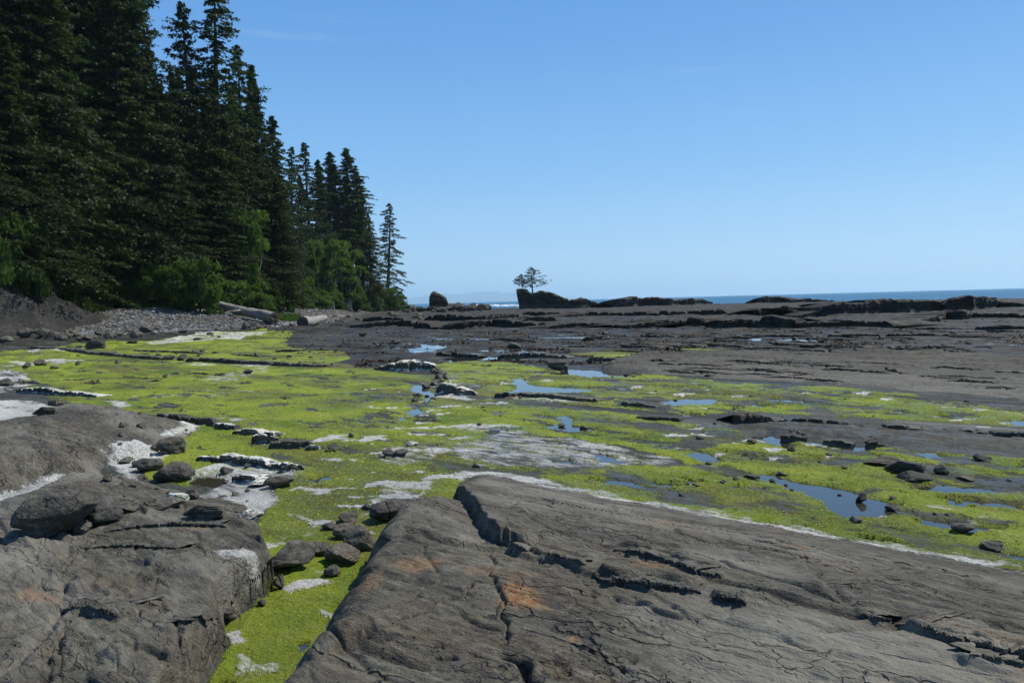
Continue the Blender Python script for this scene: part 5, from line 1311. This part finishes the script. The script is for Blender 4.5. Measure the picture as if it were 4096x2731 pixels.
def spruce(u, vtop, dist, proto, label, group=None, wide=1.0, foot=None, lean=(0, 0), name='spruce_tree'):
    top = atd(u, vtop, dist)
    g = float(gh(top[0], top[1])) if foot is None else foot
    hgt = top[2] - g + 0.5
    if lean == (0, 0): lean = (random.uniform(-0.025, 0.025), random.uniform(-0.03, 0.03))
    s = hgt / 40.0
    w = wide * (0.55 * s + 0.45)
    return place_tree(name, PR[proto], (top[0], top[1], g - 0.5), (w, w, s), random.uniform(0, 6.28), label, group, lean=lean)

# the trees one can tell apart
spruce(815, -90, 115, 2, 'tallest open-crowned spruce with a bare upper trunk against the sky', wide=1.35)
spruce(735, 25, 114, 2, 'spruce with reaching upper limbs left of the tallest open one', wide=1.0)
spruce(965, 185, 122, 2, 'slim spruce on the skyline right of the tallest open one', wide=0.95)
spruce(1048, 320, 128, 1, 'dense spruce where the tall forest edge drops to the sky', wide=1.1)
spruce(1000, 250, 127, 1, 'dense spruce just inside the dropping forest edge', wide=1.0)
spruce(1085, 470, 134, 1, 'lower spruce on the right flank of the tall forest', wide=1.1)
spruce(600, 190, 108, 1, 'pointed spruce in the sky gap of the tall forest', wide=0.9)
spruce(1125, 630, 150, 0, 'first small spruce right of the tall forest', wide=0.9)
spruce(1165, 590, 190, 2, 'pointed spruce left of the twin-topped pair', wide=1.1)
spruce(1220, 575, 195, 2, 'slender spruce with open top on the headland', wide=1.1)
spruce(1255, 640, 200, 4, 'thin bare-stemmed spruce next to the twin-topped pair', wide=1.2)
spruce(1312, 610, 222, 4, 'left tree of the twin-topped pair on the headland', wide=1.6)
spruce(1360, 598, 225, 4, 'right and taller tree of the twin-topped pair', wide=1.9)
spruce(1405, 690, 228, 4, 'bare-stemmed spruce right of the twin-topped pair', wide=1.7)
spruce(1435, 770, 232, 0, 'drooping spruce on the seaward shoulder of the headland', wide=1.3)
spruce(1470, 850, 236, 3, 'dark low spruce beside the lone outer tree', wide=1.1)
spruce(1330, 660, 232, 4, 'spruce half hidden behind the twin-topped pair', wide=1.5)
spruce(1385, 720, 238, 4, 'spruce half hidden behind the bare-stemmed one', wide=1.6)
spruce(1285, 680, 226, 4, 'spruce standing left behind the twin-topped pair', wide=1.5)
spruce(1200, 700, 205, 1, 'bushy spruce in front of the slender headland one', wide=1.0)
spruce(1150, 760, 170, 3, 'brownish spruce at the notch between tall forest and headland', wide=0.9)
q = atd(1552, 1196, 262)
top = atd(1570, 812, 262)
o = place_tree('spruce_tree', lone, (q[0], q[1], q[2] - 0.5), (1.4, 1.4, (top[2] - q[2] + 0.5) / 30), 0.6, 'lone spruce standing apart at the tip of the headland', lean=(0, 0.045))
# forest wall, front rows then back rows
front = [(-260, -420, 82, 3), (-150, -500, 84, 0), (-60, -380, 86, 3), (40, -460, 88, 1), (110, -300, 90, 3), (190, -420, 92, 0), (270, -330, 95, 1), (340, -260, 97, 3), (410, -300, 98, 0), (470, -160, 92, 1), (520, -120, 95, 0), (560, 260, 96, 3), (640, 330, 98, 1), (690, 380, 99, 3), (760, 420, 101, 1), (840, 380, 104, 3), (900, 440, 106, 1), (950, 520, 110, 3), (1010, 560, 116, 1), (1060, 680, 122, 3), (150, 320, 90, 3), (30, 150, 83, 3), (260, 420, 96, 3), (420, 480, 98, 3), (520, 560, 99, 3), (90, 520, 84, 3), (-80, 300, 78, 3), (880, 700, 103, 3), (720, 760, 97, 3), (1110, 820, 138, 3)]
for u, vt, d, pr in front:
    d += 9 if u >= 230 else 0
    spruce(u, vt, d, pr, 'tall dark spruce in the front of the dense forest wall', 'spruces of the forest wall', wide=random.uniform(0.95, 1.25))
for k, u in enumerate(range(-220, 560, 65)):
    spruce(u, -520 + random.uniform(-60, 160), 98 + u * 0.02 + random.uniform(0, 12), k % 3, 'dark spruce deep inside the forest, behind the front trees', 'spruces behind the forest wall', wide=1.2)
for k, u in enumerate(range(560, 1120, 55)):
    vt = np.interp(u, [560, 660, 800, 960, 1100], [230, 260, 120, 330, 640]) + random.uniform(40, 140)
    spruce(u, vt, 122 + random.uniform(0, 14), k % 2, 'dark spruce deep inside the forest, behind the front trees', 'spruces behind the forest wall', wide=1.1)
# islet trees
def islet_tree(u, vfoot, vtop, seed, rm, side, lean, label, start, nb=34):
    dist = islet.location[1] + 3.5
    a = atd(u, vfoot, dist); b = atd(u, vtop, dist); h = b[2] - a[2]
    ms = tree_meshes(conifer(seed, h, start, rm, nb, 0.5, 0.03, flat=0.04, per=12, side=side, trunk_r=h * 0.026, bare=0.25, leafsize=0.46, minlen=0.25, gaps=0.2))
    return place_tree('wind_bent_tree', ms, (a[0], a[1], a[2] - 0.4), (1, 1, 1), 0.0, label, 'trees on the islet', lean=lean)
islet_tree(2131, 1174, 1062, 31, 3.7, (0.0, 0.12), (0, -0.06), 'taller wind-bent tree on the islet', 0.26, 58)
islet_tree(2088, 1156, 1090, 32, 2.0, (math.pi, 0.2), (0, -0.03), 'shorter tree on the left brow of the islet', 0.3, 44)

# ------------------------------------------------------------------ broad-leaved shrubs and alders
def shrub(seed, lobes, leaves, leaf, stems=5, hgt=1.0):
    """unit-sized shrub, crown radius about 1 and height hgt; lobed, with gaps"""
    r = np.random.default_rng(seed)
    cen = []
    for k in range(lobes):
        a = r.uniform(0, 6.28); rad = r.uniform(0, 0.75); z = (r.uniform(0.04, 0.85) if hgt < 1.5 else r.uniform(0.2, 0.9)) * hgt
        cen.append((rad * math.cos(a), rad * math.sin(a), z, r.uniform(0.16, 0.34)))
    parts = []
    for k in range(stems + lobes // 3):
        c = cen[k % lobes]; p0 = np.array([r.normal(0, 0.12), r.normal(0, 0.12), -0.1]); p1 = np.array(c[:3])
        s = np.linspace(0, 1, 6)[:, None]
        p = p0 * (1 - s) + p1 * s + np.sin(s * 3.1) * np.array([r.normal(0, 0.06), r.normal(0, 0.06), 0.05])
        parts.append(tube(p, np.linspace(0.028, 0.006, 6), 5))
    C = np.array(cen); ci = r.integers(0, lobes, leaves)
    d = r.normal(size=(leaves, 3)); d /= np.linalg.norm(d, axis=1)[:, None]; d[:, 2] = np.abs(d[:, 2]) * 0.9 - 0.25
    rad = C[ci, 3] * (r.uniform(0.55, 1.15, leaves)) 
    clump = 0.75 + 0.5 * pn(d[:, 0] * 2 + ci, d[:, 1] * 2 + ci * 0.37, seed)
    P = C[ci, :3] + d * (rad * clump)[:, None] * np.array([1.1, 1.1, 0.95])
    P[:, 2] = np.maximum(P[:, 2], 0.01)
    a = r.normal(size=(leaves, 3)) + d * 0.6 + np.array([0, 0, 0.5]); a /= np.linalg.norm(a, axis=1)[:, None]
    t = np.cross(a, r.normal(size=(leaves, 3))); t /= np.linalg.norm(t, axis=1)[:, None]; b = np.cross(a, t)
    L = (leaf * r.uniform(0.6, 1.4, leaves))[:, None]
    v = np.stack([P - t * L, P + b * L * 0.55, P + t * L * 1.1 - a * L * 0.25, P - b * L * 0.55], 1).reshape(-1, 3)
    f = np.arange(leaves)[:, None] * 4 + np.array([[0, 1, 2, 3]])
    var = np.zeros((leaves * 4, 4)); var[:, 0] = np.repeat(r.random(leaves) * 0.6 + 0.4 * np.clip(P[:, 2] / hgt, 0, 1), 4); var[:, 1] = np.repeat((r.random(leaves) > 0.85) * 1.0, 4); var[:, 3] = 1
    return merge(parts), (v, f, var)
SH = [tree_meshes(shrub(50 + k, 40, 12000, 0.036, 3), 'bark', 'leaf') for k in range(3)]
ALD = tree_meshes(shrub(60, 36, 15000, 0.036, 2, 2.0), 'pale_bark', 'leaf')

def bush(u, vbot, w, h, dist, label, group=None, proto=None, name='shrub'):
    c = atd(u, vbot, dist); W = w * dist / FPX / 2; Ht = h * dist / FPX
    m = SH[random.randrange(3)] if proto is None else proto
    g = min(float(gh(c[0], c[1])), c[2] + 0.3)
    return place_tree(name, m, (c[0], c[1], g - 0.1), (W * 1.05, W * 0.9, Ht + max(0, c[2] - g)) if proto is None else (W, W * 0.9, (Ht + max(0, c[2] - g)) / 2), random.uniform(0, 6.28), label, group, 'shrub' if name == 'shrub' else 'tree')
bush(770, 1240, 270, 220, 95, 'large light green shrub left of the big driftwood log')
bush(660, 1242, 200, 190, 98, 'dark green shrub left of the large light one')
bush(850, 1238, 90, 90, 95, 'small yellowish shrub at the root end of the big log')
bush(1040, 1228, 150, 110, 112, 'round green shrub behind the big driftwood log')
bush(1165, 1214, 110, 170, 130, 'upright green shrub right of the round one')
bush(1010, 1180, 190, 360, 114, 'tall light green alder with pale stems before the dark forest', proto=ALD, name='alder_tree')
bush(1110, 1150, 150, 170, 135, 'leafy shrub high between alder and headland')
bush(1230, 1215, 170, 260, 175, 'dark leafy shrub at the near foot of the headland')
bush(1310, 1210, 200, 260, 190, 'broad leafy tree on the headland slope, left one', proto=ALD, name='alder_tree')
bush(1390, 1200, 190, 210, 200, 'bluish green round tree on the headland slope', proto=ALD, name='alder_tree')
bush(1420, 1225, 150, 120, 205, 'bright green shrub low on the headland slope')
bush(1280, 1100, 180, 130, 205, 'shrub high on the headland under the bare stems')
bush(1360, 1080, 170, 120, 215, 'shrub below the twin-topped pair')
bush(1500, 1225, 120, 110, 235, 'dark bush at the outer end of the headland')
bush(1560, 1228, 150, 85, 250, 'bushy clump around the foot of the lone spruce')
bush(1605, 1232, 70, 60, 258, 'rounded bush at the seaward edge of the headland')
bush(265, 1200, 190, 260, 90, 'sunlit leafy shrub at the right shoulder of the cliff')
bush(40, 1030, 240, 190, 79, 'dark shrub overhanging the cliff at the left edge')
bush(130, 1070, 160, 200, 81, 'leafy shrub hanging down the upper cliff')
bush(-40, 1010, 200, 260, 76, 'tall dark shrub on the cliff top at the picture edge')
bush(205, 1130, 130, 200, 86, 'yellowish shrub hanging over the top of the cliff')
bush(330, 1170, 130, 150, 96, 'leafy shrub in shade right of the cliff')
bush(430, 1215, 170, 110, 100, 'low dark shrub above the pebble beach, left')
bush(560, 1225, 180, 120, 100, 'low dark shrub above the pebble beach, middle')
for k in range(46):
    u = random.uniform(150, 1560); d = np.interp(u, [150, 700, 1050, 1250, 1560], [97, 100, 112, 170, 240]) + random.uniform(-3, 12)
    x = atd(u, 1200, d)[0]; z = float(gh(x, d)); w = random.uniform(3.5, 7)
    if z < 1: continue
    place_tree('shrub', SH[k % 3], (x, d, z - 0.2), (w * 0.6, w * 0.6, w * random.uniform(0.6, 1.1)), random.uniform(0, 6.28), 'leafy undergrowth shrub along the foot of the forest', 'undergrowth shrubs', 'shrub')

# ------------------------------------------------------------------ beach cobbles, grass, driftwood
NCB = 17000
fb = np.nonzero(CL == 7)[0]
cx = V[Q[fb]].mean(1); rb = np.hypot(cx[:, 0], cx[:, 1])
pk = rng.choice(len(fb), NCB, p=(rb ** 0.2) / (rb ** 0.2).sum())
cp = cx[pk] + rng.normal(0, 0.15, (NCB, 3)) * [1, 1, 0]
cs = rng.uniform(0.05, 0.15, NCB) * np.where(rng.random(NCB) > 0.93, 1.9, 1.0)
iv, if_ = ico(1)
ax = rng.uniform(0.6, 1.3, (NCB, 3)) * [1.1, 1.1, 0.6]
an = rng.uniform(0, 6.28, NCB)
vv = iv[None] * ax[:, None] * cs[:, None, None] * (1 + 0.25 * rng.normal(size=(NCB, len(iv), 1)))
vx = vv[..., 0] * np.cos(an)[:, None] - vv[..., 1] * np.sin(an)[:, None]; vy = vv[..., 0] * np.sin(an)[:, None] + vv[..., 1] * np.cos(an)[:, None]
vv = np.stack([vx, vy, vv[..., 2]], -1) + (cp + [0, 0, 0.03])[:, None]
ff = if_[None] + (np.arange(NCB) * len(iv))[:, None, None]
cv = np.zeros((NCB, len(iv), 4)); cv[..., 0] = rng.random(NCB)[:, None]; cv[..., 1] = (rng.random(NCB) > 0.9)[:, None]; cv[..., 3] = 1
def make_cobble():
    m, nt, n, l, p = nodes_of('cobbles'); g = G(nt); a = g.attr('var')
    c = g.mix(a[0], (0.10, 0.104, 0.108), (0.30, 0.30, 0.29)); c = g.mix(g.math('MULTIPLY', a[1], 0.6), c, (0.22, 0.14, 0.09))
    l.new(g.mix(g.noise(g.pos(), 12, 4), g.mix(0.4, c, (0.05, 0.05, 0.05)), c), p.inputs['Base Color']); p.inputs['Roughness'].default_value = 0.85
    return m
tag(link('beach_cobbles', mesh_np('beach_cobbles', vv.reshape(-1, 3), ff.reshape(-1, 3), make_cobble(), False, {'var': cv.reshape(-1, 4)})), 'grey cobbles covering the sloping beach', 'cobbles', kind='stuff')

def grass(name, polys, count, hgt, label):
    vs, fs = [], []
    P = []
    for (u0, u1, v0, v1, d0, d1), c in polys:
        for _ in range(c):
            u = random.uniform(u0, u1); d = random.uniform(d0, d1) + (u - u0) / max(u1 - u0, 1) * (d1 - d0) * 0.3
            x = atd(u, 1230, d)[0]; P.append((x, d, float(gh(x, d))))
    P = np.array(P); n = len(P); r = np.random.default_rng(3)
    a = r.uniform(0, 6.28, n); h = hgt * r.uniform(0.5, 1.3, n); w = 0.05
    t = np.stack([np.cos(a), np.sin(a), np.zeros(n)], 1); ln = r.normal(0, 0.25, (n, 2)) * h[:, None]
    top = P + np.stack([ln[:, 0], ln[:, 1], h], 1)
    v = np.stack([P - t * w, P + t * w, top], 1).reshape(-1, 3); f = np.arange(n)[:, None] * 3 + np.array([[0, 1, 2]])
    var = np.zeros((n * 3, 4)); var[:, 0] = np.repeat(r.random(n), 3); var[:, 3] = 1
    return tag(link(name, mesh_np(name, v, f, M['leaf'], False, {'var': var})), label, 'grass', kind='stuff')
grass('beach_grass', [((560, 800, 0, 0, 96, 101), 2500), ((930, 1190, 0, 0, 98, 112), 4500), ((1120, 1200, 0, 0, 112, 118), 1200)], 0, 0.55, 'green grass along the top of the pebble beach')

def log(name, u0, v0, u1, v1, d0, d1, r0, r1, label, mat='drift', bark=0.1, seed=0, n=26, seg=14):
    a, b = atd(u0, v0, d0), atd(u1, v1, d1)
    s = np.linspace(0, 1, n)[:, None]; p = a * (1 - s) + b * s
    p[:, 2] += 0.05 * np.sin(s[:, 0] * 5 + seed)
    rad = (r0 + (r1 - r0) * s[:, 0]) * (1 + bark * pn(s[:, 0] * 9, s[:, 0] * 0 + seed, seed))
    v, f = tube(p, rad, seg)
    ang = np.tile(np.arange(seg), n); al = np.repeat(s[:, 0] * 12, seg)
    ctr = np.repeat(p, seg, 0); v = ctr + (v - ctr) * (1 + 0.14 * pn(ang * 0.9, al * 0.35, seed + 1) + 0.08 * pn(ang * 2.1, al * 0.6, seed + 2))[:, None]
    base = a.copy()
    o = link(name, mesh_np(name, v - base, f, M[mat], True), None, base)
    for k, e in ((0, 0), (n - 1, 1)):
        ring = v[k * seg:(k + 1) * seg]; c = ring.mean(0); dirv = (p[1] - p[0]) * (-1 if e == 0 else 1); dirv /= np.linalg.norm(dirv)
        inner = c + (ring - c) * 0.55 + dirv * 0.03 + np.random.default_rng(seed + e).normal(0, 0.02, (seg, 3))
        vv = np.concatenate([ring, inner, [c - dirv * 0.06]]); fq = np.array([[i, (i + 1) % seg, seg + (i + 1) % seg, seg + i] for i in range(seg)]); ft = np.array([[seg + i, seg + (i + 1) % seg, 2 * seg] for i in range(seg)])
        link('cut_end', mesh_np('cut_end', vv - base, [fq, ft], M['drift_end'], False), o)
    tag(o, label, 'driftwood')
    return o, base
def ground_v(u, d):
    x = atd(u, 1230, d)[0]; return float(gh(x, d))
def log_on_ground(u0, d0, u1, d1, r0, r1, label, lift0=0, lift1=0, **k):
    def vpx(u, z, d):
        lo, hi = 900.0, 1500.0
        for _ in range(40):
            mid = (lo + hi) / 2
            if atd(u, mid, d)[2] > z: lo = mid
            else: hi = mid
        return lo
    return log('driftwood_log', u0, vpx(u0, ground_v(u0, d0) + r0 * 0.7 + lift0, d0), u1, vpx(u1, ground_v(u1, d1) + r1 * 0.7 + lift1, d1), d0, d1, r0, r1, label, **k)
o, base = log('driftwood_log', 882, 1222, 1098, 1272, 99, 90, 0.5, 0.62, 'biggest pale driftwood log lying along the beach', seed=3, n=34)
br = tube(np.array([atd(965, 1240, 95), atd(950, 1243, 93.6), atd(930, 1244, 93), atd(905, 1246, 92.6)]), np.array([0.16, 0.11, 0.08, 0.04]), 6)
link('branch', mesh_np('branch', br[0] - base, br[1], M['drift'], True), o)
br = tube(np.array([atd(945, 1238, 94.5), atd(938, 1230, 94), atd(940, 1222, 94)]), np.array([0.09, 0.06, 0.03]), 6)
link('branch', mesh_np('branch', br[0] - base, br[1], M['drift'], True), o)
log('driftwood_log', 1210, 1290, 1300, 1272, 84, 98, 0.62, 0.35, 'thick broken driftwood stump with a dark end facing the camera', seed=9, bark=0.3)
log_on_ground(1190, 104, 1240, 105, 0.16, 0.12, 'thin white driftwood pole behind the broken stump', seed=12)
log_on_ground(1205, 116, 1255, 118, 0.2, 0.14, 'weathered driftwood pole at the upper beach', seed=13)
log_on_ground(1345, 150, 1382, 152, 0.22, 0.16, 'small pale driftwood log under the headland', seed=14)
log_on_ground(640, 97, 690, 98, 0.1, 0.07, 'thin pale stick at the grass edge of the beach', seed=15)
log_on_ground(1100, 106, 1125, 107, 0.14, 0.1, 'short pale driftwood piece in the beach grass', seed=16)

# foam of small breakers beyond the spit
fo = []
for k in range(60):
    c = atz(random.uniform(1900, 2065), random.uniform(1219, 1226), -1.45); fo.append(c)
vs, fs = [], []
for k, c in enumerate(fo):
    w, d, h = random.uniform(1.2, 4), random.uniform(0.6, 2), random.uniform(0.3, 0.9)
    v = ICO1[0] * [w, d, h] * (1 + 0.3 * noise3(ICO1[0] * 2 + k, 1.0, k))[:, None] + c
    vs.append(v); fs.append(ICO1[1] + k * len(ICO1[0]))
tag(link('breaker_foam', mesh_np('breaker_foam', np.concatenate(vs), np.concatenate(fs), make_simple('foam', (0.7, 0.72, 0.74), (0.85, 0.86, 0.87), 3))), 'white foam of small breakers left of the islet', 'foam', kind='stuff')

# ------------------------------------------------------------------ say which one: place of each look-alike, counted from the left of the view
def ordinal(n):
    w = ['', 'first', 'second', 'third', 'fourth', 'fifth', 'sixth', 'seventh', 'eighth', 'ninth', 'tenth', 'eleventh', 'twelfth', 'thirteenth', 'fourteenth', 'fifteenth', 'sixteenth', 'seventeenth', 'eighteenth', 'nineteenth']
    t = ['', '', 'twent', 'thirt', 'fort', 'fift', 'sixt', 'sevent', 'eight', 'ninet']
    if n < 20: return w[n]
    return t[n // 10] + ('ieth' if n % 10 == 0 else 'y-' + w[n % 10])
bpy.context.view_layer.update()
PHR = {'boulders at the foot of the beach': 'boulder from the left in the belt at the foot of the pebble beach',
       'stones at the foot of the beach': 'small stone from the left along the foot of the pebble beach',
       'rubble line stones': 'dark stone from the left in the rubble line by the pools',
       'stones between the central pools': 'brown stone from the left in the clump between the central pools',
       'stones on the far flat': 'small dark stone from the left on the weed-strewn far flat',
       'stones before the reefs': 'small black stone from the left on the flat before the reefs',
       'stones on the left algae': 'small dark stone from the left on the far left algae',
       'stones on the sparse algae': 'small dark stone from the left on the sparse algae, right half',
       'stones left of the channel': 'small grey stone from the left beside the green channel boulders',
       'stones in the wet algae': 'small dark stone from the left in the wet algae at right',
       'boulders of the rocky spit': 'grey boulder from the left in the spit between headland and islet',
       'boulders below the headland': 'dark boulder from the left on the shore below the headland',
       'rock steps on the far flat': 'low dark rock step from the left on the far flat',
       'bedding steps of the right shelf': 'thin bedding step from the left on the right-hand shelf',
       'undergrowth shrubs': 'undergrowth shrub from the left along the foot of the forest',
       'spruces of the forest wall': 'dark spruce from the left in the front row of the forest wall'}
for gname, phrase in PHR.items():
    mem = [o for o in col.objects if o.get('group') == gname]
    mem.sort(key=lambda o: o.matrix_world.translation[0] / o.matrix_world.translation[1])
    for k, o in enumerate(mem): o['label'] = ordinal(k + 1) + ' ' + phrase

# ------------------------------------------------------------------ sea air
hv = np.array([[x, y, z] for x in (-31500, 31500) for y in (-31500, 31500) for z in (-4.6, 400.0)])
hf = np.array([[0, 1, 3, 2], [4, 6, 7, 5], [0, 4, 5, 1], [2, 3, 7, 6], [0, 2, 6, 4], [1, 5, 7, 3]])
hm = bpy.data.materials.new('haze_air'); hm.use_nodes = True; hn = hm.node_tree.nodes; hn.clear()
out = hn.new('ShaderNodeOutputMaterial'); vol = hn.new('ShaderNodeVolumePrincipled')
vol.inputs['Color'].default_value = (0.70, 0.91, 1.0, 1); vol.inputs['Density'].default_value = 0.00007; vol.inputs['Anisotropy'].default_value = 0.35
hm.node_tree.links.new(vol.outputs[0], out.inputs['Volume'])
ho = link('haze', mesh_np('haze', hv, hf, hm, False)); tag(ho, 'thin pale sea haze filling the air', 'haze', kind='stuff')
